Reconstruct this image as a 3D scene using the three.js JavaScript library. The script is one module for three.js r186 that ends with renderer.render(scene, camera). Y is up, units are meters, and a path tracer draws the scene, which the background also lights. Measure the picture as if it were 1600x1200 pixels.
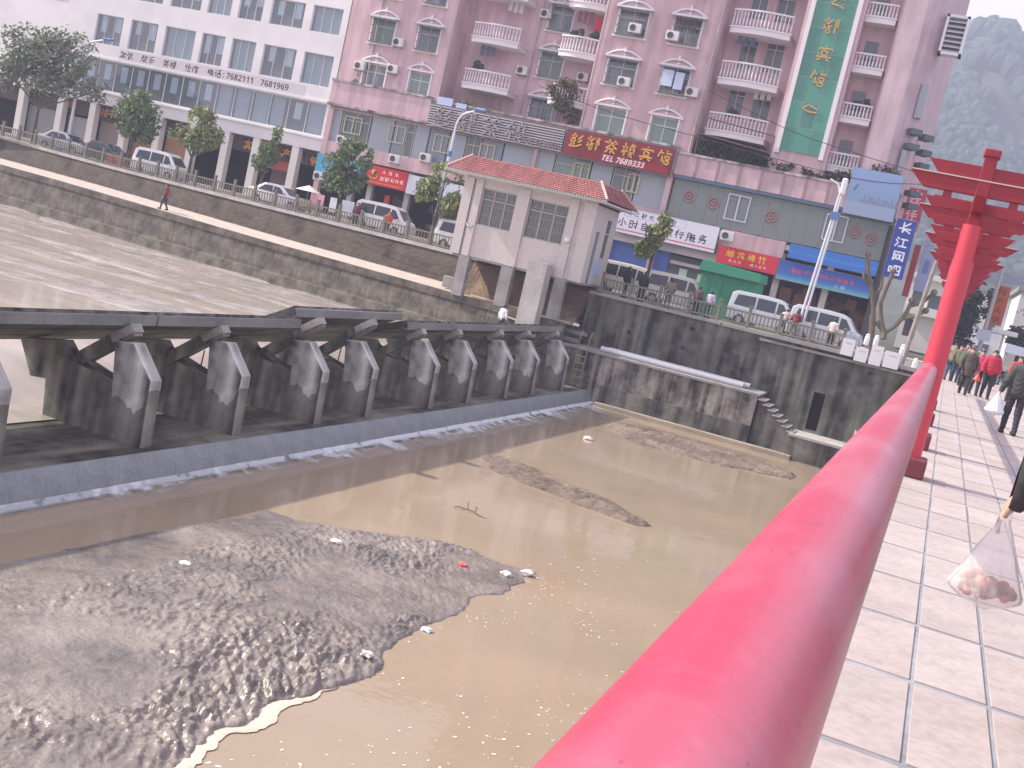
import * as THREE from 'three';
import { mergeGeometries, mergeVertices } from 'three/addons/utils/BufferGeometryUtils.js';
import { RoundedBoxGeometry } from 'three/addons/geometries/RoundedBoxGeometry.js';
import { MarchingCubes } from 'three/addons/objects/MarchingCubes.js';

// ---------------------------------------------------------------- camera, sky, sun, exposure
const scene = new THREE.Scene();
const camera = new THREE.PerspectiveCamera(36.87, 4 / 3, 0.05, 3000);
camera.position.set(0, 1.72, 0);
camera.rotation.order = 'YXZ';
camera.rotation.set(-0.1239, 0.3431, 0.2272);

const EXPOSURE = 1.68;
const SUN = new THREE.Vector3(-0.765, 0.634, 0.10).normalize();   // low winter sun from upstream
{
  const w = 512, h = 256, d = new Float32Array(w * h * 4), v = new THREE.Vector3();
  for (let j = 0; j < h; j++) for (let i = 0; i < w; i++) {
    const az = (i / w - 0.5) * Math.PI * 2, el = ((j + 0.5) / h - 0.5) * Math.PI;
    v.set(Math.cos(el) * Math.cos(az), Math.sin(el), Math.cos(el) * Math.sin(az));
    const up = Math.max(0, v.y), s = Math.max(0, v.dot(SUN));
    const haze = Math.exp(-up * 2.2), glow = 0.9 * Math.pow(s, 6) + 1.6 * Math.pow(s, 60);
    const k = (j * w + i) * 4;
    d[k] = 0.53 + 0.50 * haze + glow * 0.8;
    d[k + 1] = 0.52 + 0.42 * haze + glow * 0.75;
    d[k + 2] = 0.68 + 0.33 * haze + glow * 0.68;
    d[k + 3] = 1;
    if (v.y < 0) { d[k] = 0.34; d[k + 1] = 0.30; d[k + 2] = 0.29; }
  }
  const sky = new THREE.DataTexture(d, w, h, THREE.RGBAFormat, THREE.FloatType);
  sky.mapping = THREE.EquirectangularReflectionMapping;
  sky.magFilter = THREE.LinearFilter; sky.minFilter = THREE.LinearFilter; sky.needsUpdate = true;
  scene.background = sky; scene.environment = sky;
}
const sun = new THREE.DirectionalLight(new THREE.Color().setRGB(1, 0.93, 0.80), 4.5);
sun.position.copy(SUN).multiplyScalar(150).add(new THREE.Vector3(-30, 0, -50));
sun.target.position.set(-30, 0, -50);
sun.castShadow = true; sun.shadow.mapSize.set(4096, 4096); sun.shadow.radius = 2;
Object.assign(sun.shadow.camera, { left: -110, right: 110, top: 80, bottom: -80, near: 1, far: 400 });
scene.add(sun, sun.target);
scene.fog = new THREE.FogExp2(new THREE.Color().setRGB(0.70, 0.74, 1.0), 0.0012);
const renderer = new THREE.WebGLRenderer({ antialias: true });
renderer.toneMapping = THREE.LinearToneMapping;
renderer.toneMappingExposure = EXPOSURE;
renderer.shadowMap.enabled = true;

// ---------------------------------------------------------------- helpers
const V3 = (x, y, z) => new THREE.Vector3(x, y, z);
function rng(seed) { let a = seed >>> 0; return () => { a = (a + 0x6D2B79F5) | 0; let t = Math.imul(a ^ (a >>> 15), 1 | a); t = (t + Math.imul(t ^ (t >>> 7), 61 | t)) ^ t; return ((t ^ (t >>> 14)) >>> 0) / 4294967296; }; }
const R0 = rng(11);
const lerp = (a, b, t) => a + (b - a) * t, clamp = (x, a, b) => Math.max(a, Math.min(b, x));
const smooth = (a, b, x) => { const t = clamp((x - a) / (b - a), 0, 1); return t * t * (3 - 2 * t); };
const table = (T) => (x) => { if (x <= T[0][0]) return T[0][1]; for (let i = 1; i < T.length; i++) if (x <= T[i][0]) return lerp(T[i - 1][1], T[i][1], (x - T[i - 1][0]) / (T[i][0] - T[i - 1][0])); return T[T.length - 1][1]; };
function hash(i, j, s) { let h = Math.imul(i, 374761393) ^ Math.imul(j, 668265263) ^ Math.imul(s, 1274126177); h = Math.imul(h ^ (h >>> 13), 1274126177); return ((h ^ (h >>> 16)) >>> 0) / 4294967296; }
function vnoise(x, y, s, px = 0, py = px) {               // value noise, tileable when the periods are set
  const i = Math.floor(x), j = Math.floor(y), u = x - i, v = y - j, m = (n) => px ? ((n % px) + px) % px : n, w = (n) => py ? ((n % py) + py) % py : n;
  const a = u * u * (3 - 2 * u), b = v * v * (3 - 2 * v);
  return lerp(lerp(hash(m(i), w(j), s), hash(m(i + 1), w(j), s), a), lerp(hash(m(i), w(j + 1), s), hash(m(i + 1), w(j + 1), s), a), b);
}
function fbm(x, y, s, oct = 4, px = 0, py = px) { let t = 0, a = 0.5, n = 0; for (let o = 0; o < oct; o++) { t += a * vnoise(x, y, s + o * 17, px, py); n += a; a *= 0.5; x *= 2; y *= 2; px *= 2; py *= 2; } return t / n; }

function tex(size, metres, fn, linear = false) {
  const n = size, d = new Uint8Array(n * n * 4);
  for (let j = 0; j < n; j++) for (let i = 0; i < n; i++) {
    const c = fn(i / n, j / n), k = (j * n + i) * 4;
    for (let q = 0; q < 3; q++) { const t = clamp(Array.isArray(c) ? c[q] : c, 0, 1); d[k + q] = Math.round(255 * (linear ? t : Math.pow(t, 1 / 2.2))); }
    d[k + 3] = 255;
  }
  const t = new THREE.DataTexture(d, n, n);
  t.wrapS = t.wrapT = THREE.RepeatWrapping; t.magFilter = THREE.LinearFilter; t.minFilter = THREE.LinearMipmapLinearFilter; t.generateMipmaps = true;
  if (!linear) t.colorSpace = THREE.SRGBColorSpace;
  t.repeat.set(1 / metres, 1 / metres); t.needsUpdate = true;
  return t;
}
const C = (r, g, b) => new THREE.Color().setRGB(r, g, b);
function M(r, g, b, rough = 0.8, o = {}) { return new THREE.MeshPhysicalMaterial({ color: C(r, g, b), roughness: rough, metalness: 0, side: THREE.DoubleSide, ...o }); }

const T = {
  plaster: tex(256, 6, (u, v) => 0.83 + 0.36 * (fbm(u * 4, v * 4, 3, 6, 4) - 0.5) + 0.34 * (fbm(u * 24, v * 3, 9, 3, 24, 3) - 0.5)),
  soft: tex(256, 14, (u, v) => 0.86 + 0.22 * (fbm(u * 5, v * 5, 23, 5, 5) - 0.5)),
  silt: tex(512, 12, (u, v) => 0.82 + 0.5 * (fbm(u * 4, v * 12, 27, 6, 4, 12) - 0.5)),
  streak: tex(512, 9, (u, v) => { const s = fbm(u * 26, v * 2, 5, 4, 26, 2), p = fbm(u * 6, v * 6, 8, 5, 6), q = fbm(u * 30, v * 30, 2, 3, 30); const k = Math.max(0.1, 0.56 + 1.25 * (s - 0.5) + 1.25 * (p - 0.5) + 0.4 * (q - 0.5)); return [k * 1.02, k * 1.0, k * 0.95]; }),
  stone: tex(512, 5, (u, v) => {
    const row = Math.floor(v * 16), off = (row % 2) * 0.5 + hash(row, 3, 4) * 0.3, cx = u * 9 + off, col = Math.floor(cx), e = Math.min(cx - col, 1 - cx + col, (v * 16 - row) * 0.7, (1 - v * 16 + row) * 0.7);
    const k = 0.60 + 0.12 * (hash(col % 9, row, 7) - 0.5) + 0.85 * (fbm(u * 8, v * 8, 21, 6, 8) - 0.5) + 0.4 * (fbm(u * 40, v * 12, 31, 3, 40, 12) - 0.5) - 0.09 * (1 - smooth(0.02, 0.1, e));
    return [k * 1.02, k, k * 0.93];
  }),
  concrete: tex(512, 4, (u, v) => 0.70 + 0.5 * (fbm(u * 5, v * 5, 13, 6, 5) - 0.5) + 0.22 * (fbm(u * 60, v * 60, 4, 2, 60) - 0.5)),
  bump: tex(512, 2, (u, v) => 0.5 + 0.9 * (fbm(u * 10, v * 10, 41, 6, 10) - 0.5), true),
  tile: tex(256, 1.2, (u, v) => { const a = (u * 8) % 1, b = (v * 20) % 1; return (a < 0.08 || b < 0.16) ? 0.62 : 0.90 + 0.12 * (hash(Math.floor(u * 8), Math.floor(v * 20), 3) - 0.5); }),
  slab: tex(512, 3, (u, v) => { const k = 0.84 + 0.26 * (fbm(u * 6, v * 6, 51, 6, 6) - 0.5) - 0.07 * smooth(0.60, 0.72, fbm(u * 12, v * 12, 57, 4, 12)) + 0.20 * (fbm(u * 90, v * 90, 6, 2, 90) - 0.5) - 0.05 * smooth(0.66, 0.8, fbm(u * 9, v * 9, 77, 4, 9)); return [k * 1.0, k * 0.955, k * 0.945]; }),
  mud: tex(512, 7, (u, v) => { const a = fbm(u * 7, v * 7, 61, 5, 7), b = fbm(u * 40, v * 40, 62, 3, 40); const k = 0.62 + 0.75 * (a - 0.5) + 0.35 * (b - 0.5); return [k * 1.04, k * 0.99, k * 0.95]; }),
  mudrough: tex(512, 5, (u, v) => { const a = fbm(u * 8, v * 8, 71, 4, 8), b = fbm(u * 50, v * 50, 72, 2, 50); return 0.50 + 1.1 * (a - 0.5) + 0.5 * (b - 0.5); }, true),
  mudbump: tex(1024, 3.2, (u, v) => { const a = fbm(u * 16, v * 16, 81, 5, 16); return clamp(0.5 + 1.3 * (a - 0.5), 0, 1); }, true),
  ripple: tex(512, 6, (u, v) => 0.5 + 0.6 * (fbm(u * 10, v * 10, 91, 4, 10) - 0.5) + 0.15 * (fbm(u * 60, v * 60, 95, 2, 60) - 0.5), true),
  rail: tex(1024, 1.0, (u, v) => {                            // faded, dusty red paint: u runs round the tube
    const f = fbm(u * 2, v * 4, 101, 5, 2, 4), s = fbm(u * 3 + v * 2, v * 16, 104, 5, 0, 16), g = fbm(u * 60, v * 420, 107, 3, 60, 420), chip = smooth(0.83, 0.87, fbm(u * 40, v * 420, 109, 3, 40, 420)), scr = smooth(0.62, 0.72, fbm(u * 14, v * 700, 113, 2, 14, 700)) * 0.05, w = scr + smooth(0.46, 0.74, s) * 0.24 + smooth(0.40, 0.7, f) * 0.20;
    const k = (1 + 0.18 * (g - 0.5)) * (1 - 0.45 * chip);
    const innerShade = 1 - 0.66 * smooth(0.19, 0.06, Math.abs(u - 0.56 + 0.12 * (fbm(u * 4, v * 7, 131, 3, 4, 7) - 0.5))) * (0.55 + 0.45 * smooth(0.35, 0.6, fbm(u * 5, v * 12, 133, 4, 5, 12)));   // shade painted into the tube colour on its deck-facing side, noisy edges
    return [lerp(0.49, 0.58, w) * k * innerShade, lerp(0.025, 0.29, w) * k * innerShade, lerp(0.085, 0.36, w) * k * innerShade];
  }),
  bark: tex(128, 1, (u, v) => 0.6 + 0.7 * (fbm(u * 14, v * 4, 111, 4, 14, 4) - 0.5)),
  roof: tex(256, 2, (u, v) => 0.74 + 0.4 * (fbm(u * 8, v * 8, 121, 4, 8) - 0.5) + 0.25 * (hash(Math.floor(u * 12), Math.floor(v * 8), 9) - 0.5)),
};
const rep = (t, m) => { const c = t.clone(); c.repeat.set(1 / m, 1 / m); c.needsUpdate = true; return c; };

// geometry helpers: every piece is non-indexed with position, normal, uv
function N(g) { let k = g.index ? g.toNonIndexed() : g; for (const a of Object.keys(k.attributes)) if (!['position', 'normal', 'uv', 'color'].includes(a)) k.deleteAttribute(a); if (!k.attributes.normal) k.computeVertexNormals(); if (!k.attributes.uv) k.setAttribute('uv', new THREE.BufferAttribute(new Float32Array(k.attributes.position.count * 2), 2)); return k; }
function boxUV(g) {                                          // uv in metres from position, by dominant normal
  const p = g.attributes.position, n = g.attributes.normal, u = g.attributes.uv;
  for (let i = 0; i < p.count; i += 3) {
    const ax = Math.abs(n.getX(i) + n.getX(i + 1) + n.getX(i + 2)), ay = Math.abs(n.getY(i) + n.getY(i + 1) + n.getY(i + 2)), az = Math.abs(n.getZ(i) + n.getZ(i + 1) + n.getZ(i + 2));
    for (let k = i; k < i + 3; k++) { const x = p.getX(k), y = p.getY(k), z = p.getZ(k); if (ay >= ax && ay >= az) u.setXY(k, x, z); else if (ax >= az) u.setXY(k, z, y); else u.setXY(k, x, y); }
  }
  return g;
}
const J = (list) => { const l = list.map(N); return l.length === 1 ? l[0] : mergeGeometries(l); };
function bx(w, h, d, x = 0, y = 0, z = 0, ry = 0, rz = 0, rx = 0) { const g = new THREE.BoxGeometry(w, h, d); if (rx) g.rotateX(rx); if (rz) g.rotateZ(rz); if (ry) g.rotateY(ry); g.translate(x, y, z); return g; }
function bb(x0, x1, y0, y1, z0, z1) { return bx(Math.abs(x1 - x0), Math.abs(y1 - y0), Math.abs(z1 - z0), (x0 + x1) / 2, (y0 + y1) / 2, (z0 + z1) / 2); }
function rb(w, h, d, r, x = 0, y = 0, z = 0, seg = 2) { const g = new RoundedBoxGeometry(w, h, d, seg, r); g.translate(x, y, z); return g; }
function cyl(r0, r1, a, b, seg = 10) {                       // tapered rod from a to b
  const A = V3(...a), B = V3(...b), d = B.clone().sub(A), g = new THREE.CylinderGeometry(r1, r0, d.length(), seg, 1);
  g.applyQuaternion(new THREE.Quaternion().setFromUnitVectors(V3(0, 1, 0), d.clone().normalize())); g.translate((A.x + B.x) / 2, (A.y + B.y) / 2, (A.z + B.z) / 2); return g;
}
function beam(w, h, a, b) {                                  // square beam from a to b
  const A = V3(...a), B = V3(...b), d = B.clone().sub(A), g = new THREE.BoxGeometry(w, h, d.length());
  const m = new THREE.Matrix4().lookAt(B, A, V3(0, 1, 0)); g.applyMatrix4(m); g.translate((A.x + B.x) / 2, (A.y + B.y) / 2, (A.z + B.z) / 2); return g;
}
function tube(pts, r, seg = 8, n = 24) { return new THREE.TubeGeometry(new THREE.CatmullRomCurve3(pts.map((p) => V3(...p))), n, r, seg); }
function plate(points, depth, bevel = 0) { const s = new THREE.Shape(points.map((p) => new THREE.Vector2(p[0], p[1]))); return new THREE.ExtrudeGeometry(s, { depth, bevelEnabled: bevel > 0, bevelSize: bevel, bevelThickness: bevel, bevelSegments: 2, curveSegments: 8 }); }
function wallHoles(x0, x1, y0, y1, z1, th, holes) {          // front face at z1, holes [x0, x1, y0, y1]
  const s = new THREE.Shape([[x0, y0], [x1, y0], [x1, y1], [x0, y1]].map((p) => new THREE.Vector2(...p)));
  for (const [a, b, c, d] of holes) s.holes.push(new THREE.Path([[a, c], [a, d], [b, d], [b, c]].map((p) => new THREE.Vector2(...p))));
  const g = new THREE.ExtrudeGeometry(s, { depth: th, bevelEnabled: false }); g.translate(0, 0, z1 - th); return g;
}

// objects
const used = new Map();
function numbered(name) { const k = used.get(name) || 0; used.set(name, k + 1); return k ? `${name}_${String(k).padStart(3, '0')}` : name; }
function part(name, geos, mat, parent, o = {}) {
  const g = J(Array.isArray(geos) ? geos : [geos]); if (!o.keepUV) boxUV(g);
  const m = new THREE.Mesh(g, mat); m.name = name; m.castShadow = m.receiveShadow = true; if (o.label) m.userData.label = o.label; if (o.stuff) m.userData.kind = 'stuff';
  if (parent) parent.add(m); return m;
}
function thing(name, label, category, pos = [0, 0, 0], turn = 0, group) {
  const o = new THREE.Group(); o.name = numbered(name); o.position.set(...pos); o.rotation.y = turn; o.userData = { label, category }; if (group) o.userData.group = group; scene.add(o); return o;
}
function solo(name, label, category, geos, mat, o = {}) {    // a thing that is one mesh
  const m = part(numbered(name), geos, mat, scene, o); m.userData.label = label; m.userData.category = category; if (o.group) m.userData.group = o.group; if (o.pos) m.position.set(...o.pos); return m;
}
function struct(name, geos, mat, o = {}) { const m = part(numbered(name), geos, mat, scene, o); m.userData.kind = 'structure'; if (o.label) m.userData.label = o.label; return m; }
function copyOf(src, label, pos, turn) { const c = src.clone(); c.name = numbered(src.name.replace(/_\d{3}$/, '')); c.userData = { ...src.userData, label: label || src.userData.label }; if (pos) c.position.set(...pos); if (turn !== undefined) c.rotation.y = turn; scene.add(c); return c; }
function grid(x0, x1, nx, z0, z1, nz, f) {                   // height sheet with uv in metres
  const P = new Float32Array((nx + 1) * (nz + 1) * 3), U = new Float32Array((nx + 1) * (nz + 1) * 2), I = []; let k = 0;
  for (let j = 0; j <= nz; j++) for (let i = 0; i <= nx; i++) { const x = lerp(x0, x1, i / nx), z = lerp(z0, z1, j / nz); const q = f(x, z); const h = Array.isArray(q) ? q : [x, q, z]; P.set(h, k * 3); U.set([h[0], h[2]], k * 2); k++; }
  for (let j = 0; j < nz; j++) for (let i = 0; i < nx; i++) { const a = j * (nx + 1) + i, b = a + 1, c = a + nx + 1, d = c + 1; I.push(a, c, b, b, c, d); }
  const g = new THREE.BufferGeometry(); g.setAttribute('position', new THREE.BufferAttribute(P, 3)); g.setAttribute('uv', new THREE.BufferAttribute(U, 2)); g.setIndex(I); g.computeVertexNormals(); return g;
}
function sheet(name, g, mat, o = {}) { const m = new THREE.Mesh(g, mat); m.name = numbered(name); m.castShadow = m.receiveShadow = true; m.userData.kind = o.kind || 'structure'; scene.add(m); return m; }

// lettering: characters as brush strokes on a 0-9 grid (x then y)
const GLYPH = {
  小: '50-58-47 33-16 73-96', 时: '11-18-48-41-11 14-44 53-93 80-88-77 65-76', 自: '50-42 22-28-78-72-22 24-74 26-76', 助: '11-17-57 11-41-47 13-43 15-45 52-92-88-78 71-68-59',
  行: '30-13 32-15 24-28 52-92 44-94 74-78-67', 服: '11-18-09 11-41-48 13-43 15-45 52-82-84-64 52-58 55-95-69 65-99', 务: '40-13 31-71-15 33-85 25-75-78-58 45-18', 银: '30-13 22-52 14-44 34-38-56 61-91-94-64 62-92 61-68-76 74-98',
  长: '30-38-55 05-95 80-43 45-98', 江: '11-22 03-14 08-25 42-92 62-68 38-98', 网: '11-18 11-91-98-87 23-47 43-27 53-77 73-57', 吧: '02-06-26-22-02 41-91-95-45 66-61 41-48-58-98-96',
  宾: '50-51 13-12-92-93 74-33-36-76 64-66 07-97 38-19 68-89', 馆: '20-05 22-52-43 34-38-56 60-61 43-42-92-93 54-84-86-56 54-59 59-89-87-57', 茶: '02-92 30-33 70-73 53-16 53-96 26-76 56-59 37-19 67-89', 楼: '03-43 20-29 24-07 24-46 53-93 73-70 61-62 82-91 73-55 73-95 56-96 66-58-89 86-59',
  都: '02-42 20-25 05-55 51-07 26-29-49-46-26 27-47 71-79 71-91-83-95-75', 彭: '30-33 12-52 23-43 14-44-46-16-14 17-28 47-38 09-59 91-64 94-66 97-59', 烟: '20-25-08 03-14 43-34 25-48 51-91-98-58-51 54-84 71-56 75-87', 花: '02-92 30-33 70-73 34-17 26-29 64-68-98-96 85-56',
  爆: '20-25-08 03-14 43-34 25-48 51-81-83-53-51 52-82 44-94 63-65 73-75 45-95 75-79 66-58 76-98', 竹: '20-03 12-42 22-29 60-53 62-92 72-79-68', 戴: '02-52 30-34 04-94 15-45-48-18-15 17-47 31-38 60-69-89 82-58 71-82', 尔: '30-13 23-93-84 53-59-47 35-18 75-97',
  特: '20-29 10-04 03-43 16-46 52-92 70-74 44-94 46-96 86-89-78 57-68', 产: '50-51 12-92 33-44 73-64 25-95 25-09', 火: '50-54-18 54-99 23-35 83-64', 锅: '30-13 22-52 14-44 34-38-56 61-64-94-91-61 55-59 55-95-98 75-66', 云: '22-82 04-94 44-17-88 68-99',
  餐: '12-42 20-33 52-92 82-54 53-94 55-08 55-98 36-76-78-36 36-39', 饮: '20-05 22-42 34-39-56 60-44 52-92-83 73-49 75-99', 住: '30-04 23-29 60-71 43-93 45-95 68-62 49-99', 宿: '50-51 13-12-92-93 24-06 16-19 43-93 55-59-89-85-55 57-87', 娱: '20-15-48 40-08 03-53 61-91-93-63-61 55-95 46-99 75-49', 乐: '80-21-24-94 53-59-47 36-18 76-97',
  电: '51-58-98-96 12-82-86-16-12 14-84', 话: '11-22 04-24-28-37 90-51 44-94 71-75 55-95-99-59-55', '→': '05-32-94 15-46-96',
};
function glyph(g, ch, x, y, s, lw) {
  const st = GLYPH[ch]; if (!st) return; g.lineWidth = lw; g.lineCap = 'round'; g.lineJoin = 'round';
  for (const line of st.split(' ')) { g.beginPath(); line.split('-').forEach((p, i) => { const X = x + (+p[0] + 0.5) / 10 * s, Y = y + (+p[1] + 0.5) / 10 * s; i ? g.lineTo(X, Y) : g.moveTo(X, Y); }); g.stroke(); }
}
function print(w, h, draw) {
  const c = document.createElement('canvas'); c.width = w; c.height = h; const g = c.getContext('2d'); draw(g, w, h);
  const t = new THREE.CanvasTexture(c); t.colorSpace = THREE.SRGBColorSpace; t.magFilter = THREE.LinearFilter; return t;
}
function letters(g, str, x, y, s, gap, lw, color) { g.strokeStyle = color; [...str].forEach((ch, i) => glyph(g, ch, x + i * (s + gap), y, s, lw)); }
function face(w, h, x, y, z) { const g = new THREE.PlaneGeometry(w, h); g.translate(x, y, z); return g; }

// ---------------------------------------------------------------- materials
const conc = M(0.46, 0.44, 0.42, 0.9, { map: T.concrete, bumpMap: T.bump, bumpScale: 0.006 });
const concLight = M(0.66, 0.63, 0.60, 0.9, { map: T.concrete, bumpMap: T.bump, bumpScale: 0.004 });
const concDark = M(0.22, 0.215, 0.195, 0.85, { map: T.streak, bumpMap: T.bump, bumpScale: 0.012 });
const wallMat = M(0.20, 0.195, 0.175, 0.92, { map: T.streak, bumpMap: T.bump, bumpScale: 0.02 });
const bankMat = M(0.215, 0.195, 0.165, 0.95, { map: T.stone, bumpMap: T.stone, bumpScale: 0.03 });
const earthMat = M(0.20, 0.165, 0.125, 0.97, { map: T.mud, bumpMap: T.bump, bumpScale: 0.05 });
const pathMat = M(0.60, 0.53, 0.47, 0.92, { map: T.slab });
const asphalt = M(0.10, 0.10, 0.105, 0.9, { map: T.concrete });
const pierDark = M(0.34, 0.335, 0.31, 0.8, { map: T.streak, bumpMap: T.bump, bumpScale: 0.012 });
const pierMat = M(0.72, 0.73, 0.73, 0.85, { map: T.streak, bumpMap: T.bump, bumpScale: 0.01 });
const wetConc = M(0.24, 0.225, 0.185, 0.55, { map: T.streak, bumpMap: T.bump, bumpScale: 0.008 });
const slabMat = [0.98, 1.0, 0.95, 1.03].map((k, i) => M(0.50 * k, (0.44 + 0.005 * i) * k, (0.425 + 0.007 * i) * k, 0.8, { map: T.slab, bumpMap: T.bump, bumpScale: 0.0012 }));
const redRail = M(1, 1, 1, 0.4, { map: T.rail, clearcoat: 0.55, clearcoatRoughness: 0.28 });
const red = M(0.56, 0.045, 0.075, 0.42, { clearcoat: 0.2, clearcoatRoughness: 0.4 });
const redDark = M(0.27, 0.018, 0.035, 0.5);
const white = M(0.78, 0.77, 0.77, 0.6), offwhite = M(0.66, 0.64, 0.62, 0.7), black = M(0.02, 0.02, 0.022, 0.6), dark = M(0.045, 0.043, 0.045, 0.8), grey = M(0.30, 0.30, 0.31, 0.6), metal = M(0.45, 0.46, 0.48, 0.35, { metalness: 0.8 });

// ---------------------------------------------------------------- levels of the place (metres; river flows to +x, street runs along x)
const streetY = table([[-140, 1.5], [-85, 0.75], [-69, 0.42], [-57, 0.17], [-44, 0.08], [-27, 0.03], [-18.7, -0.18], [60, -0.2]]);
const wallZ = (x) => x > -18.7 ? -61.5 : -64.2 + (x + 26.5) * 0.09;
const bankZ = (x) => -59.7 + 0.09 * (x + 24);
const pathY = table([[-100, -1.0], [-70, -1.3], [-58, -1.46], [-40, -1.89], [-26.5, -2.08], [-19, -2.15]]);
const bedY = table([[-140, -3.2], [-68, -3.9], [-40, -4.28], [-21, -4.4]]);
function loft(x0, x1, n, section) {                          // sheet swept along x through a (z, y) section
  const m = section(x0).length, P = [], U = [], I = [];
  for (let i = 0; i <= n; i++) { const x = lerp(x0, x1, i / n), s = section(x); let v = 0; s.forEach(([z, y], k) => { if (k) v += Math.hypot(z - s[k - 1][0], y - s[k - 1][1]); P.push(x, y, z); U.push(x, v); }); }
  for (let i = 0; i < n; i++) for (let k = 0; k < m - 1; k++) { const a = i * m + k, b = a + 1, c = a + m, d = c + 1; I.push(a, b, c, b, d, c); }
  const g = new THREE.BufferGeometry(); g.setAttribute('position', new THREE.Float32BufferAttribute(P, 3)); g.setAttribute('uv', new THREE.Float32BufferAttribute(U, 2)); g.setIndex(I);
  const k = g.toNonIndexed(); k.computeVertexNormals(); return k;
}
const keep = { keepUV: true };

// street and the land behind it
struct('street', [loft(-140, -18.7, 60, (x) => [[wallZ(x) - 0.3, streetY(x)], [-67.5, streetY(x)], [-71, streetY(x) + 0.01], [-76, streetY(x) + 0.02], [-84, streetY(x)]]), loft(-18.7, 70, 40, (x) => [[-61.8, streetY(x)], [-70, streetY(x) + 0.01], [-84, streetY(x)]])], M(0.30, 0.285, 0.27, 0.9, { map: T.concrete }), keep);
struct('pavement', [loft(-140, -1, 60, (x) => [[-73.2, streetY(x)], [-73.2, streetY(x) + 0.14], [-75.6, streetY(x) + 0.16]])], pathMat, keep);
function landY(x, z) {
  const d = -z, q = fbm(x * 0.008 + 9, z * 0.008, 201, 4);
  const top = 132 * Math.exp(-(((x + 19) / 62) ** 2) - (((d - 650) / 130) ** 2)), ridge = 80 * smooth(240, 700, d) * (0.6 + 0.5 * q), right = 70 * smooth(20, 200, x) * smooth(200, 520, d);
  return -0.35 + top * (0.72 + 0.2 * q) + ridge * (1 - 0.4 * smooth(-20, -260, x)) * 0.7 + right * q;
}
const landMat = M(0.085, 0.10, 0.06, 0.95, { map: rep(T.mud, 60) });
sheet('hills', grid(-620, 620, 160, -84, -1300, 160, landY), landMat);

// walls of the river: upstream bank, walkway, street wall
struct('stone_bank', [loft(-120, -18.9, 60, (x) => { const z = bankZ(x), b = bedY(x); return [[z + 0.9, b - 0.4], [z + 0.55, b + 0.62], [z + 0.28, b + 0.66], [z + 0.02, pathY(x) - 0.42], [z + 0.1, pathY(x) - 0.4], [z + 0.1, pathY(x)], [z - 0.25, pathY(x)]]; })], bankMat, { ...keep, label: 'mossy stepped stone river bank along the upstream side' });
struct('walkway', [loft(-120, -18.9, 60, (x) => [[bankZ(x) - 0.25, pathY(x) + 0.004], [wallZ(x) - 0.2, pathY(x) + 0.22]])], pathMat, { ...keep, label: 'pale concrete riverside walkway between stone bank and street wall' });
{
  const w = thing('embankment_wall', 'dark weathered street wall behind the pale riverside walkway, left of pump house', 'wall');
  part('masonry', loft(-120, -18.7, 70, (x) => { const z = wallZ(x); return [[z + 0.55, pathY(x) - 0.1], [z + 0.25, lerp(pathY(x), streetY(x), 0.5)], [z, streetY(x) - 0.14], [z - 0.02, streetY(x) - 0.14]]; }), M(0.135, 0.115, 0.09, 0.95, { map: T.mud, bumpMap: T.bump, bumpScale: 0.06 }), w, keep);
  part('coping', loft(-120, -18.7, 60, (x) => { const z = wallZ(x) + 0.1, y = streetY(x); return [[z, y - 0.16], [z, y + 0.06], [z - 0.42, y + 0.06], [z - 0.42, y - 0.1]]; }), concLight, w, keep);
  const v = thing('retaining_wall', 'tall stained concrete retaining wall under the street, right of pump house', 'wall');
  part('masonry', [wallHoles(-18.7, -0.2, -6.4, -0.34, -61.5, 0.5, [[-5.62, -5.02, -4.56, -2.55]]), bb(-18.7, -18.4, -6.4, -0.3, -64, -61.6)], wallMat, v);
  part('doorway', [bb(-5.75, -4.9, -4.7, -2.4, -63.2, -63.1), bb(-5.72, -5.66, -4.6, -2.5, -63.1, -61.9), bb(-4.98, -4.92, -4.6, -2.5, -63.1, -61.9)], dark, v, { label: 'dark narrow doorway opening at landing' });
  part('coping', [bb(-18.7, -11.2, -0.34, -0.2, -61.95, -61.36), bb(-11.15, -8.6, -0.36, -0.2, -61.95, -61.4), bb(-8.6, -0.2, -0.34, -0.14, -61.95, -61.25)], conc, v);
  part('drain_pipe', [[-12.6, -0.9], [-3.2, -0.95], [-12.9, -2.0], [-16, -1.9]].map(([x, y]) => { const g = new THREE.CylinderGeometry(0.09, 0.09, 0.16, 12, 1, true); g.rotateX(Math.PI / 2); g.translate(x, y, -61.44); return g; }), dark, v);
  part('ledge', [bb(-9, -0.2, -0.62, -0.5, -61.5, -61.34)], conc, v);
}
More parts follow.
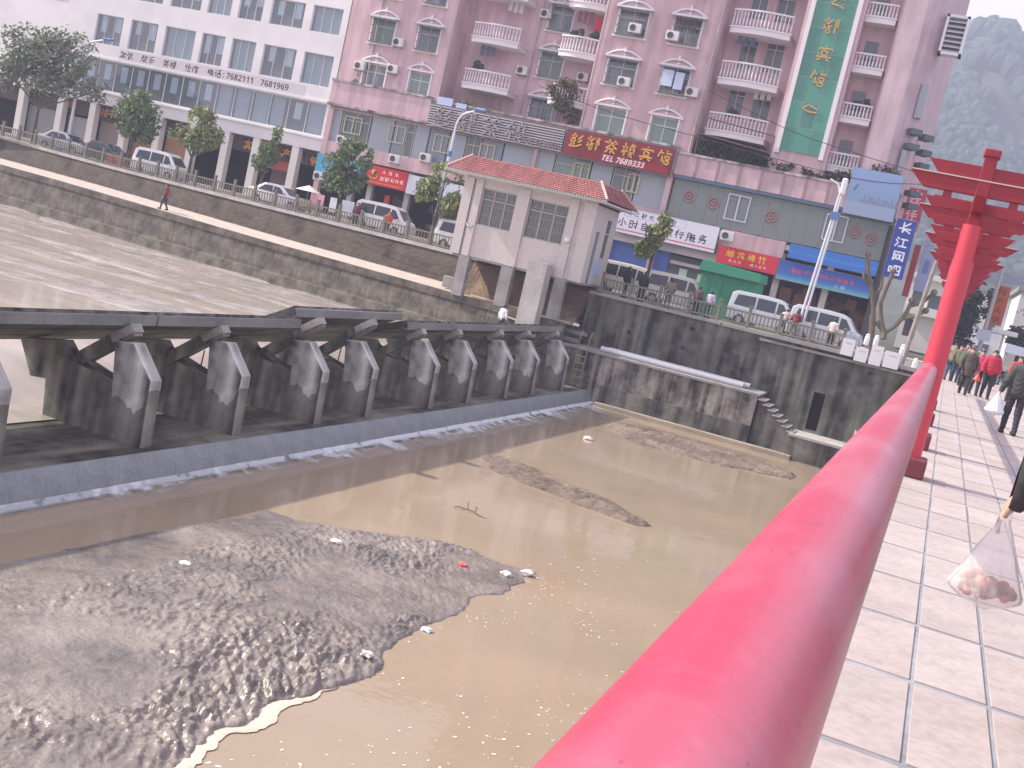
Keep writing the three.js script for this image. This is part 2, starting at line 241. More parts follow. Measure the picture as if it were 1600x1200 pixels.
{ // lower terrace with stairs at the foot of the retaining wall
  const t = thing('river_terrace', 'stained concrete terrace with steps below the retaining wall', 'terrace');
  part('terrace_body', [bb(-19.4, -8.05, -6.4, -3.32, -61.5, -59.25)], M(0.38, 0.355, 0.32, 0.92, { map: rep(T.streak, 6), bumpMap: T.bump, bumpScale: 0.02 }), t);
  part('terrace_top', [bb(-19.4, -7.95, -3.32, -3.2, -61.5, -59.15)], conc, t);
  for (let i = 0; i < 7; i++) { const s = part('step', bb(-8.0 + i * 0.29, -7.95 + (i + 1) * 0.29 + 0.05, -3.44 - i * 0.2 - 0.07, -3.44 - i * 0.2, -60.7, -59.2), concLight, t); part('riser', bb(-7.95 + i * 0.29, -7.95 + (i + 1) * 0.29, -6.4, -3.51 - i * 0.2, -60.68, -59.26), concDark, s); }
  part('step_side', bb(-8.05, -6.1, -6.4, -4.75, -61.5, -60.72), wallMat, t);
  part('landing', bb(-6.1, 1.5, -4.82, -4.70, -61.5, -58.9), concLight, t);
  part('landing_wall', bb(-6.06, 1.5, -6.4, -4.82, -61.5, -58.96), concDark, t);
  part('footing', [bb(-16.2, -5.7, -6.4, -5.78, -59.2, -58.55)], M(0.52, 0.43, 0.33, 0.9, { map: T.concrete }), t);
  part('damp_course', [bb(-16.2, -8.05, -6.3, -4.9, -59.23, -59.12)], concDark, t);
}

// ---------------------------------------------------------------- river
const waterMat = M(0.385, 0.30, 0.215, 0.045, { ior: 1.33, bumpMap: T.ripple, bumpScale: 0.009, map: T.soft });
{
  const flow = grid(-16.42, 60, 4, -62, 60, 4, () => -6);
  sheet('river_water', flow, waterMat);
  sheet('shallow_water', grid(-140, -19.9, 200, -75, 40, 4, (x) => x < -24.4 ? bedY(x) - 0.0 : lerp(-4.42, -5.29, smooth(-24.4, -20.6, x))), M(0.50, 0.43, 0.375, 0.08, { ior: 1.33, bumpMap: T.ripple, bumpScale: 0.012, map: T.silt }));
}
const mudMat = M(0.305, 0.272, 0.25, 0.6, { map: rep(T.mud, 9), roughnessMap: T.mudrough, roughness: 0.8, bumpMap: rep(T.mudbump, 1.3), bumpScale: 0.024, ior: 1.45, clearcoat: 0.5, clearcoatRoughness: 0.22 });
const bedMat = M(0.50, 0.44, 0.41, 0.6, { map: T.silt, roughnessMap: T.mudrough, roughness: 0.5, bumpMap: T.bump, bumpScale: 0.02, ior: 1.4, clearcoat: 0.4, clearcoatRoughness: 0.16 });
const gravelMat = M(0.27, 0.21, 0.17, 0.95, { map: T.mud, bumpMap: T.mudbump, bumpScale: 0.08 });
sheet('upstream_mud', grid(-140, -24.3, 420, -72, 35, 300, (x, z) => {
  const s = fbm(x * 0.10, z * 0.55 + x * 0.05, 301, 6) - 0.5, c = Math.abs(fbm(x * 0.05 + 3, z * 0.18, 305, 4) - 0.5);
  return bedY(x) + 0.36 * s + 0.0 - 0.2 * (1 - smooth(0.0, 0.045, c)) + 0.09 * (fbm(x * 1.4, z * 3, 309, 4) - 0.5) - 0.3 * smooth(-27, -24.4, x);
}), bedMat);
// the clodded mud bank below the bridge, its lee edge drawn by the current
function bankMask(x, z) {
  const wob = 0.8 * (fbm(x * 0.7, z * 0.7, 311, 4) - 0.5), edge = -7.62 + 1.1 * (fbm(1, z * 0.35, 313, 4) - 0.5) + 0.25 * (fbm(4, z * 2.2, 315, 3) - 0.5);
  const far = -26.0 + 2.2 * smooth(-9, -14, x) + wob, up = -14.45 + wob * 0.5 + 0.5 * smooth(-18, -24, z);
  return { e: edge - x, f: z - far, u: x - up };
}
function mudY(x, z) {
  const b = bankMask(x, z), inside = Math.min(b.e, b.f * 0.8 + 0.1, b.u * 0.8 + 0.1);
  const rise = smooth(-0.05, 0.22, Math.min(b.e, inside)) * 0.24 + smooth(0.1, 2.5, inside) * 0.10;
  const patch = (0.12 + 0.88 * smooth(0.46, 0.66, fbm(x * 0.5 + 2, z * 0.3, 321, 4))) * (0.55 + 0.75 * smooth(4.2, 0.3, b.e));
  const a = x * 0.62 + z * 0.78, c = -x * 0.78 + z * 0.62, wx = fbm(x * 1.3, z * 1.3, 341, 3), n1 = fbm(a * 2.1 + wx * 2, c * 5.6 + wx * 3, 325, 4), n2 = fbm(a * 6 + wx * 4, c * 14 + wx * 3, 327, 3);
  const clod = 0.045 * smooth(0.46, 0.56, n1) + 0.05 * smooth(0.47, 0.58, n2) - 0.02 + 0.02 * (fbm(x * 14, z * 14, 329, 2) - 0.5);   // slabs of drying mud with broken edges
  return -6.22 + (inside > -0.3 ? rise + smooth(-0.1, 0.5, inside) * (0.03 + patch * clod + 0.10 * (fbm(x * 0.8, z * 0.8, 333, 3) - 0.5)) : 0);
}
sheet('mud_bank', grid(-15.4, -6.4, 360, -27.6, 4, 900, mudY), mudMat);
// two low gravel bars
function bar(name, pts, half, hgt, seed, o) {
  const A = V3(...pts[0]), B = V3(...pts[1]), d = B.clone().sub(A), L = d.length(), u = d.clone().normalize(), s = V3(-u.z, 0, u.x);
  const g = grid(0, 1, 160, -1, 1, 50, (t, v) => {
    const w = half * (0.35 + 0.65 * smooth(0, 0.25, t) * smooth(1.02, 0.55, t)) * (0.8 + 0.5 * fbm(t * 7, v > 0 ? 2 : 5, seed, 3));
    const p = A.clone().addScaledVector(u, t * L).addScaledVector(s, v * w), e = (1 - v * v) * smooth(0, 0.05, t) * smooth(1, 0.93, t);
    return [p.x, -6.06 + hgt * Math.sqrt(Math.max(0, e)) * (0.55 + 0.45 * fbm(p.x * 3, p.z * 3, seed + 4, 4)) + 0.05 * e * (fbm(p.x * 9, p.z * 9, seed + 8, 2) - 0.3), p.z];
  });
  const m = new THREE.Mesh(g, o); m.name = numbered(name); m.castShadow = m.receiveShadow = true; m.userData.kind = 'structure'; scene.add(m);
}
bar('gravel_bar', [[-13.9, 0, -37.8], [-6.9, 0, -34.4]], 1.15, 0.26, 401, gravelMat);
bar('gravel_bar', [[-13.9, 0, -53.6], [-4.6, 0, -53.2]], 3.1, 0.30, 421, gravelMat);
struct('foam_edge', [(() => { // dirty foam caught along the bank
  const P = [], U = [], I = []; const n = 150;
  for (let i = 0; i <= n; i++) { const z = lerp(-4, -16.3, i / n); let x = -7.2; for (let k = 0; k < 60; k++) { if (mudY(x, z) > -6.0) break; x -= 0.02; } const w = (0.08 + 0.28 * fbm(z * 1.1, 3, 431, 3)) * smooth(-16.4, -14.6, z); for (const k of [-0.12, 0.5, 1]) { P.push(x + w * k, -5.985 + (k === 0.5 ? 0.014 : 0) , z); U.push(x + w * k, z); } }
  for (let i = 0; i < n; i++) for (let k = 0; k < 2; k++) { const a = i * 3 + k; I.push(a, a + 1, a + 3, a + 1, a + 4, a + 3); }
  const g = new THREE.BufferGeometry(); g.setAttribute('position', new THREE.Float32BufferAttribute(P, 3)); g.setAttribute('uv', new THREE.Float32BufferAttribute(U, 2)); g.setIndex(I); g.computeVertexNormals(); return g;
})()], M(0.74, 0.64, 0.53, 0.8, { bumpMap: T.bump, bumpScale: 0.02, map: T.slab }), keep);
{ // flecks of foam drifting on the pool
  const r = rng(5), g = new THREE.CircleGeometry(1, 7); g.rotateX(-Math.PI / 2);
  const im = new THREE.InstancedMesh(g, M(0.8, 0.74, 0.64, 0.9), 1500), m = new THREE.Matrix4(), q = new THREE.Quaternion();
  for (let i = 0; i < 1500; i++) { let x, z; do { z = lerp(-6, -31, Math.pow(r(), 0.8)); x = lerp(-8.0, 1, r()); } while (mudY(x, z) > -6.1 || fbm(x * 0.5, z * 0.3, 441, 3) < 0.36 + 0.3 * r()); const s = 0.008 + 0.022 * r() * r(); m.compose(V3(x, -5.993, z), q.setFromAxisAngle(V3(0, 1, 0), r() * 6), V3(s * (1 + r()), 1, s)); im.setMatrixAt(i, m); }
  im.name = 'foam_flecks'; im.userData.kind = 'stuff'; im.userData.label = 'small pale flecks of foam drifting on the brown pool'; im.userData.category = 'foam'; scene.add(im);
}

// ---------------------------------------------------------------- weir: apron, piers, flap gates
struct('spillway', [bb(-23, -16.95, -6.6, -5.32, -60, 20)], wetConc, { label: 'wet concrete spillway apron below the flap gates' });
{
  const g = new THREE.BufferGeometry(), pr = [[-16.98, -5.315], [-16.90, -5.33], [-16.62, -5.66], [-16.38, -6.3]], P = [], U = [], I = [];
  const n = 200; for (let i = 0; i <= n; i++) { const z = lerp(20, -60, i / n); pr.forEach(([x, y], k) => { P.push(x + (k > 1 ? 0.05 * (fbm(z * 0.8, k, 451, 3) - 0.5) : 0), y, z); U.push(z, k * 0.4); }); }
  for (let i = 0; i < n; i++) for (let k = 0; k < 3; k++) { const a = i * 4 + k; I.push(a, a + 1, a + 4, a + 1, a + 5, a + 4); }
  g.setAttribute('position', new THREE.Float32BufferAttribute(P, 3)); g.setAttribute('uv', new THREE.Float32BufferAttribute(U, 2)); g.setIndex(I); g.computeVertexNormals();
  struct('weir_crest', [g], M(0.34, 0.37, 0.385, 0.5, { map: T.concrete, bumpMap: T.ripple, bumpScale: 0.008 }), keep);
}
{ // white water where the sheet lands: foam thins out downstream
  const n = 400, P = [], U = [], I = [];
  for (let i = 0; i <= n; i++) { const z = lerp(12, -59.2, i / n), h = 0.035 * fbm(z * 2, 1, 463, 3); for (const [k, x, y] of [[0, -16.50, -5.84], [0.1, -16.38, -5.94], [0.4, -16.0, -5.978], [1, -15.1, -5.990]]) { P.push(x, y + h * (k > 0.5 ? 0.1 : 1), z); U.push(-z / 71.2, k); } }
  for (let i = 0; i < n; i++) for (let k = 0; k < 3; k++) { const a = i * 4 + k; I.push(a, a + 1, a + 4, a + 1, a + 5, a + 4); }
  const g = new THREE.BufferGeometry(); g.setAttribute('position', new THREE.Float32BufferAttribute(P, 3)); g.setAttribute('uv', new THREE.Float32BufferAttribute(U, 2)); g.setIndex(I); g.computeVertexNormals();
  const W = 2048, H = 64, dat = new Uint8Array(W * H * 4);
  for (let j = 0; j < H; j++) for (let i = 0; i < W; i++) { const u = i / W, z = u * 71.2, v = j / H, run = smooth(16, 40, z), q = 0.55 * fbm(z * 0.7, 0, 471, 4) + 0.45 * fbm(z * 3 + v * 2, v * 5, 473, 5), k = Math.max(0.9 * Math.pow(clamp((q + 0.07 + 0.13 * run - 0.42 - v * (0.60 - 0.2 * run)) * 3.2, 0, 1), 1.3), (0.5 + 0.4 * run) * smooth(0.17, 0.06, v + 0.12 * (q - 0.5)) * smooth(0.25, 0.42, q)); dat.fill(255 * k, (j * W + i) * 4, (j * W + i) * 4 + 3); dat[(j * W + i) * 4 + 3] = 255; }
  const al = new THREE.DataTexture(dat, W, H); al.magFilter = THREE.LinearFilter; al.wrapS = THREE.RepeatWrapping; al.needsUpdate = true;
  struct('white_water', [g], M(0.66, 0.68, 0.71, 0.8, { alphaMap: al, transparent: true }), keep);
}

// ---------------------------------------------------------------- weir piers and gates
const PIER_Z = [-18.5, -23.3, -27.0, -31.6, -35.1, -39.9, -43.4, -48.1, -51.7, -56.0];
const pierWords = ['nearest, cut by the left edge', 'second from the left', 'third from the left', 'fourth from the left', 'fifth, under the raised gate', 'sixth, by the raised gate\'s far end', 'seventh from the left', 'eighth from the left', 'ninth from the left', 'farthest, beside the ladder'];
{
  const prof = [[-20.35, -5.34], [-17.30, -5.34], [-17.36, -3.66], [-17.6, -3.4], [-18.35, -3.95], [-19.7, -3.76], [-20.1, -3.7], [-20.45, -4.35]], nose = [[-18.55, -2.95], [-18.05, -2.88], [-17.352, -3.65], [-17.348, -3.9], [-17.62, -4.52], [-18.0, -4.36], [-18.34, -4.32]], knee = [[-21.0, -4.42], [-20.38, -4.36], [-19.72, -3.74], [-20.15, -3.32], [-21.5, -3.58]];
  const r = rng(17);
  PIER_Z.forEach((z, i) => {
    const t = thing('gate_pier', `concrete weir pier with slanted nose, ${pierWords[i]}`, 'pier', [0, 0, z], (r() - 0.5) * 0.03, 'piers of the weir');
    const pl = (p, w) => { const g = plate(p, w - 0.05, 0.025); g.translate(0, 0, -(w - 0.05) / 2); return g; };
    const dry = [[-18.55, -2.95], [-18.05 + 0.06 * r(), -2.88], [-17.352, -3.65], [-17.348, -3.85 - 0.2 * r()]]; // dry upper concrete ends at a ragged tide mark
    for (let k = 1; k < 10; k++) { const q = k / 10, x = lerp(-17.35, -18.36, q); dry.push([x, -4.12 - 0.30 * Math.sin(Math.PI * Math.min(1, q * 1.5)) * (0.7 + 0.6 * r()) - 0.12 * r() - 0.1 * q]); } dry.push([-18.36, -4.3]);
    part('pier_body', pl(prof, 0.44), pierDark, t); part('pier_nose', pl(dry, 0.452), pierMat, t); part('knee_block', pl(knee, 0.34), pierDark, t);
    part('link_strut', beam(0.09, 0.11, [-19.9, -3.5, 0.08], [-18.4, -3.86, 0.08]), concDark, t);
    if (r() < 0.6) part('reinforcing_bar', [cyl(0.02, 0.02, [-18.75, -3.85, 0.15], [-18.72, -3.4 + 0.2 * r(), 0.16], 6)], concDark, t);
  });
}
{
  const B = [[-9.9, -16.76, 0], [-16.8, -24.36, 0], [-24.4, -31.36, 0], [-31.4, -38.96, 1], [-39, -47.46, 0], [-47.5, -57.6, 0]];
  const words = ['nearest, cut by the left edge', 'second from the left edge, mud piled behind it', 'third, before the raised one', 'raised, two legs sticking up past its edge', 'just beyond the raised one', 'farthest, ending at the stone bank'];
  B.forEach(([z0, z1, k], i) => {
    const t = thing('flap_gate', `tilted dark concrete weir gate, ${words[i]}`, 'gate', [0, 0, 0], 0, 'flap gates of the weir');
    const top = k === 1 ? [-18.75, -2.12] : [-18.5, -2.42], bot = k === 1 ? [-21.5, -3.7] : [-21.6, -3.62], L = Math.hypot(top[0] - bot[0], top[1] - bot[1]), ux = (top[0] - bot[0]) / L, uy = (top[1] - bot[1]) / L;
    const g = plate([[top[0], top[1]], [bot[0], bot[1]], [bot[0] - uy * 0.24, bot[1] + ux * 0.24], [top[0] - uy * 0.24 , top[1] + ux * 0.24]], z0 - z1, 0.015); g.translate(0, 0, z1); part('panel', g, concDark, t);
    part('top_rim', beam(0.30, 0.26, [top[0] - 0.12, top[1] + 0.03, z1 + 0.01], [top[0] - 0.12, top[1] + 0.03, z0 - 0.01]), M(0.30, 0.305, 0.30, 0.9, { map: T.concrete }), t);
    for (const z of PIER_Z.filter((p) => p < z0 && p > z1)) {
      const over = k === 1 ? 0.5 : 0, a = [-18.22 + over * 0.6, -2.56 + over * 0.75, z], q = [-19.95, -3.88, z];
      part('support_leg', [beam(0.32, 0.34, a, q)], pierDark, t); part('leg_cap', [beam(0.36, 0.22, [a[0] + 0.04, a[1] + 0.05, z], [a[0] - 0.55, a[1] - 0.36, z])], conc, t);
    }
  });
}

// ---------------------------------------------------------------- the bridge: paved deck, red handrail, lantern posts
{
  const d = thing('footbridge', 'pale paved bridge walkway with narrow grey joints', 'bridge');
  part('deck_beam', [bb(-0.34, 3.3, -0.95, -0.008, -61.9, 30), bb(-0.42, -0.34, -0.3, -0.01, -61.9, 30)], M(0.40, 0.41, 0.46, 0.9, { map: T.concrete }), d);
  part('roadway', bb(3.42, 10.6, -0.95, -0.012, -61.9, 30), asphalt, d);
  part('kerb', bb(3.301, 3.42, -0.95, 0.05, -61.9, 30), conc, d);
  for (const z of [-32, 2.2]) part('bridge_pier', bb(0.6, 9, -6.6, -0.95, z - 1.2, z), conc, d);
  const W = 0.3735, L = 1.22, g = 0.024, far = [], base = [0, 1, 2, 3].map((k) => { const q = boxUV(N(new RoundedBoxGeometry(W - g, 0.05, L - 0.065, 1, 0.004))); const u = q.attributes.uv, r = rng(70 + k), a = r() * 3, b = r() * 3; for (let i = 0; i < u.count; i++) u.setXY(i, u.getX(i) + a, u.getY(i) + b); return q; }), r = rng(3);
  for (let j = -2; j < 50; j++) for (let i = 0; i < 9; i++) {
    const x = -0.1035 + (i + 0.5) * W, z = -4.88 - (j - 4) * L - L / 2 + 4.88 - 4.88, k = Math.floor(r() * 4), y = -0.025 + (r() - 0.5) * 0.003;
    if (j >= 1 && j < 30) { const m = new THREE.Mesh(base[k], slabMat[Math.floor(r() * 4)]); m.name = 'paving_slab'; m.position.set(x, y, z); m.castShadow = m.receiveShadow = true; d.add(m); } else { const q = base[k].clone(); q.translate(x, y, z); far.push(q); }
  }
  for (const z of [-14.45, -18.25, -23.25, -28.45, -34, -40]) part('expansion_strip', bb(-0.1, 3.26, -0.01, 0.004, z - 0.026, z + 0.026), M(0.27, 0.28, 0.33, 0.8), d);
  part('paving', far, slabMat[1], d, { ...keep, stuff: true });
}
const POST_Z = [-14.7, -18.5, -23.5, -28.7, -34.2, -40];
{
  const t = thing('handrail', 'long thick red painted tubular handrail running along the bridge edge', 'handrail');
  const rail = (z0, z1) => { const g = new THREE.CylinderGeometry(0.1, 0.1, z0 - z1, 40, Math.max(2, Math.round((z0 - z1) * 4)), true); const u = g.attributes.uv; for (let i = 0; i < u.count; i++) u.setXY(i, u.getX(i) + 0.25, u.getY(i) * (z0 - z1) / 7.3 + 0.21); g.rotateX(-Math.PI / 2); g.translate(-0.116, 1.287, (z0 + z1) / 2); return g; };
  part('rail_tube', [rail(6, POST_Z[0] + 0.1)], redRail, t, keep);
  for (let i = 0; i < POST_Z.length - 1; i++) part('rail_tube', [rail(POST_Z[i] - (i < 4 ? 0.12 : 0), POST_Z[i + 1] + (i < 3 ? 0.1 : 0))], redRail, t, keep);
  part('rail_bracket', cyl(0.03, 0.03, [-0.2, -0.2, 2.2], [-0.13, 1.2, 2.2], 10), redDark, t);
}
{
  let first; const words = ['nearest lantern-style red post beside the handrail, brightest and largest', 'second red bridge post, just behind the nearest', 'third red bridge post from the viewer', 'fourth red bridge post from the viewer', 'fifth red bridge post, mostly hidden', 'farthest red bridge post, mostly hidden'];
  POST_Z.slice(0, 4).forEach((z, i) => {
    if (first) return copyOf(first, words[i], [-0.07, 0, z]);
    const t = first = thing('bridge_post', words[0], 'post', [-0.07, 0, z], 0, 'red posts of the bridge');
    part('column', [(() => { const q = new THREE.CylinderGeometry(0.125, 0.137, 3.06, 32); q.translate(0, 1.53, 0); return q; })()], red, t, keep);
    part('plinth', [rb(0.40, 0.24, 0.5, 0.03, 0.02, 0.12, 0)], M(0.16, 0.03, 0.04, 0.6), t);
    part('upper_post', [rb(0.15, 0.86, 0.15, 0.012, 0, 3.46, 0)], redDark, t);
    part('finial', [rb(0.19, 0.1, 0.19, 0.02, 0, 3.91, 0)], redDark, t);
    const bd = (y0, y1, top, bot, th) => { const q = plate([[-bot, y0], [bot, y0], [top, y1], [-top, y1]], th, 0.006); q.translate(0, 0, -th / 2); return q; };
    part('top_board', bd(3.60, 3.745, 0.66, 0.53, 0.09), redDark, t); part('board', bd(3.41, 3.575, 0.84, 0.66, 0.11), redDark, t);
    part('board_trim', [bb(-0.83, 0.83, 3.577, 3.592, -0.08, 0.08)], M(0.6, 0.45, 0.4, 0.6), t);
    // stacked bracket boards narrowing downwards, with blocks between them
    for (const [y, w, h] of [[3.20, 0.60, 0.11], [3.01, 0.50, 0.10], [2.83, 0.40, 0.09], [2.66, 0.31, 0.08]]) { part('bracket_board', bd(y, y + h, w, w * 0.84, 0.10), redDark, t); for (const s of [-1, 1]) part('bracket_block', bb(s * w * 0.62 - 0.05, s * w * 0.62 + 0.05, y + h, y + 0.2, -0.045, 0.045), redDark, t); }
    part('cross_board', [(() => { const q = bd(3.2, 3.36, 0.5, 0.4, 0.1); q.rotateY(Math.PI / 2); return q; })()], redDark, t);
  });
}

// ---------------------------------------------------------------- pump house on columns
{
  const t = thing('pump_house', 'small cream tiled pump house on concrete columns with a red tiled hipped roof', 'building');
  const tile = M(0.70, 0.63, 0.59, 0.55, { map: T.tile, bumpMap: T.tile, bumpScale: 0.004 }), roofM = M(0.43, 0.165, 0.15, 0.85, { map: T.roof });
  const wins = [[-25.5, -23.36, 1.95, 4.0], [-22.66, -20.36, 1.86, 3.98]];
  part('wall', [wallHoles(-26.6, -19.0, 0.15, 4.5, -59.62, 0.22, wins), bb(-19.0, -18.8, 0.15, 4.5, -63.85, -62.9), bb(-19.0, -18.8, 0.15, 1.6, -62.9, -61.9), bb(-19.0, -18.8, 3.85, 4.5, -62.9, -61.9), bb(-19.0, -18.8, 0.15, 4.5, -61.9, -61.1), bb(-19.0, -18.8, 3.0, 4.5, -61.1, -60.45), bb(-19.0, -18.8, 0.15, 4.5, -60.45, -59.62), bb(-26.6, -26.4, 0.15, 4.5, -64, -59.85), bb(-26.4, -19, 0.15, 4.5, -64, -63.85)], tile, t);
  part('floor', bb(-26.55, -18.85, 0.02, 0.17, -63.95, -59.66), conc, t);
  for (const [a, b] of [[-26.66, -26.1], [-25.95, -25.52], [-23.42, -22.68], [-20.32, -19.82], [-19.5, -18.78]]) part('pilaster', bb(a, b, 0.13, 4.42, -59.75, -59.48), tile, t);
  const glass = M(0.14, 0.16, 0.15, 0.12), bars = M(0.62, 0.6, 0.55, 0.6);
  for (const [a, b, c, d] of wins) {
    const f = part('window', [bb(a, b, c, c + 0.06, -59.78, -59.7), bb(a, b, d - 0.06, d, -59.78, -59.7), bb(a, a + 0.06, c, d, -59.78, -59.7), bb(b - 0.06, b, c, d, -59.78, -59.7), bb(lerp(a, b, 0.33) - 0.025, lerp(a, b, 0.33) + 0.025, c, d, -59.77, -59.71), bb(lerp(a, b, 0.66) - 0.025, lerp(a, b, 0.66) + 0.025, c, d, -59.77, -59.71), bb(a, b, d - 0.62, d - 0.56, -59.77, -59.71)], bars, t);
    part('pane', bb(a, b, c, d, -59.83, -59.8), glass, f); part('security_grille', Array.from({ length: 15 }, (_, i) => bb(lerp(a, b, (i + 0.5) / 15) - 0.01, lerp(a, b, (i + 0.5) / 15) + 0.01, c, d, -59.66, -59.63)).concat([0.28, 0.55, 0.8].map((k) => bb(a, b, lerp(c, d, k) - 0.012, lerp(c, d, k) + 0.012, -59.665, -59.635))), M(0.35, 0.34, 0.31, 0.6), f);
    part('curtain', bb(a + 0.1, lerp(a, b, 0.4), c + 0.1, d - 0.6, -59.9, -59.88), M(0.16, 0.22, 0.12, 0.9), f);
  }
  const sw = part('side_window', [bb(-18.84, -18.78, 1.6, 1.66, -62.9, -61.9), bb(-18.84, -18.78, 3.79, 3.85, -62.9, -61.9), bb(-18.84, -18.78, 1.6, 3.85, -62.9, -62.84), bb(-18.84, -18.78, 1.6, 3.85, -61.96, -61.9), bb(-18.84, -18.78, 3.0, 3.05, -62.84, -61.96)], bars, t); part('pane', bb(-18.92, -18.9, 1.6, 3.85, -62.9, -61.9), glass, sw);
  const dr = part('door', bb(-18.92, -18.86, 0.2, 3.0, -61.1, -60.45), M(0.12, 0.20, 0.26, 0.6), t); part('door_handle', bb(-18.86, -18.80, 1.3, 1.45, -60.62, -60.58), metal, dr);
  part('wall_poster', bb(-18.79, -18.775, 0.6, 1.5, -62.4, -61.4), M(0.35, 0.48, 0.72, 0.7), t, { label: 'pale blue patch on the side wall' });
  // roof: front, right, left and back slopes with rounded courses of tiles
  const E = [-27.6, -18.1, -65.0, -58.7], top = [-26.75, -19.05, -64.1, -60.0], ye = 4.66, yt = 5.62;
  const slope = (p0, p1, q0, q1, n, amp) => { // eave p0-p1, ridge q0-q1
    const g = new THREE.BufferGeometry(), P = [], I = [], nx = Math.round(n), rows = 9, A = V3(...p0), B = V3(...p1), C0 = V3(...q0), D = V3(...q1), nrm = B.clone().sub(A).cross(C0.clone().sub(A)).normalize(); if (nrm.y < 0) nrm.negate();
    let k = 0; for (let j = 0; j < rows; j++) for (const e of [0, 1]) { const t0 = (j + e) / rows; for (let i = 0; i <= nx; i++) { const p = A.clone().lerp(B, i / nx).lerp(C0.clone().lerp(D, i / nx), t0); p.addScaledVector(nrm, amp * 0.55 * Math.abs(Math.sin(i * Math.PI / 4)) + (e ? 0 : 0.045)); P.push(p.x, p.y, p.z); } }
    for (let j = 0; j < rows * 2 - 1; j++) for (let i = 0; i < nx; i++) { const a = j * (nx + 1) + i; I.push(a, a + 1, a + nx + 1, a + 1, a + nx + 2, a + nx + 1); }
    g.setAttribute('position', new THREE.Float32BufferAttribute(P, 3)); g.setIndex(I); const h = g.toNonIndexed(); h.computeVertexNormals(); return N(h);
  };
  const c = [[E[0], ye, E[3]], [E[1], ye, E[3]], [E[1], ye, E[2]], [E[0], ye, E[2]]], u = [[top[0], yt, top[3]], [top[1], yt, top[3]], [top[1], yt, top[2]], [top[0], yt, top[2]]];
  const rf = part('roof', [bb(top[0], top[1], yt - 0.1, yt + 0.02, top[2], top[3])], roofM, t);
  part('roof_slope', slope(c[0], c[1], u[0], u[1], 160, 0.035), roofM, rf); part('roof_slope', slope(c[1], c[2], u[1], u[2], 104, 0.035), roofM, rf); part('roof_slope', slope(c[3], c[0], u[3], u[0], 104, 0.035), roofM, rf); part('roof_slope', slope(c[2], c[3], u[2], u[3], 160, 0.035), roofM, rf);
  part('hip_ridge', [0, 1, 2, 3].map((i) => cyl(0.075, 0.075, [c[i][0], ye + 0.06, c[i][2]], [u[i][0], yt + 0.05, u[i][2]], 8)), M(0.55, 0.36, 0.32, 0.7), rf);
  part('eave_trim', Array.from({ length: 64 }, (_, i) => cyl(0.05, 0.05, [lerp(E[0], E[1], (i + 0.5) / 64), ye - 0.03, E[3] + 0.05], [lerp(E[0], E[1], (i + 0.5) / 64), ye - 0.01, E[3] - 0.12], 6)), M(0.68, 0.62, 0.58, 0.7), rf, { stuff: true });
  part('soffit', [bb(E[0] + 0.05, E[1] - 0.05, ye - 0.14, ye - 0.06, E[2] + 0.05, E[3] - 0.05), bb(-26.6, -18.8, 4.4, 4.55, -64, -59.55)], offwhite, t);
  const cm = conc; part('column', bb(-26.05, -25.42, -2.15, 0.13, -59.95, -59.5), cm, t); part('column', bb(-23.42, -22.72, -2.15, 0.13, -59.95, -59.5), cm, t); part('column', bb(-20.25, -19.62, -3.4, 0.13, -59.95, -59.5), cm, t); part('column', [bb(-21.5, -20.42, -3.3, 0.74, -59.3, -58.4)], concLight, t); part('column', bb(-19.45, -18.9, -3.3, 0.1, -63.9, -63.4), cm, t);
  const lamp = part('flood_lamp', [(() => { const q = new THREE.SphereGeometry(0.16, 16, 10); q.translate(-19.98, 2.2, -59.3); return q; })()], white, t); part('bracket', cyl(0.025, 0.025, [-19.98, 2.2, -59.3], [-19.9, 2.3, -59.5]), grey, lamp);
  part('drain_pipe', [cyl(0.045, 0.045, [-26.02, 4.4, -59.55], [-26.02, 0.2, -59.55]), tube([[-26.02, 1.9, -59.5], [-25.8, 1.75, -59.3], [-25.5, 1.8, -59.25]], 0.05)], grey, t);
}
solo('earth_slope', 'bare brown earth and rock showing between the pump house columns', 'earth', [loft(-26.3, -18.9, 30, (x) => [[-60.3, -2.2], [-61.6, -1.6 + 0.3 * fbm(x, 1, 501, 3)], [-62.6, -0.5 + 0.5 * fbm(x, 3, 503, 3)], [-63.4, 0.0]])], M(0.30, 0.21, 0.14, 0.95, { map: T.mud, bumpMap: T.bump, bumpScale: 0.08 }), keep);
solo('wooden_planks', 'light planks lying on the ground behind the pump house columns', 'planks', [beam(0.3, 0.08, [-25.2, -2.0, -60.4], [-21.4, -2.05, -60.2]), beam(0.2, 0.08, [-22.6, -2.35, -59.6], [-20.9, -2.45, -59.5]), beam(0.2, 0.08, [-22.5, -2.6, -59.4], [-20.9, -2.7, -59.3])], M(0.66, 0.50, 0.36, 0.8));
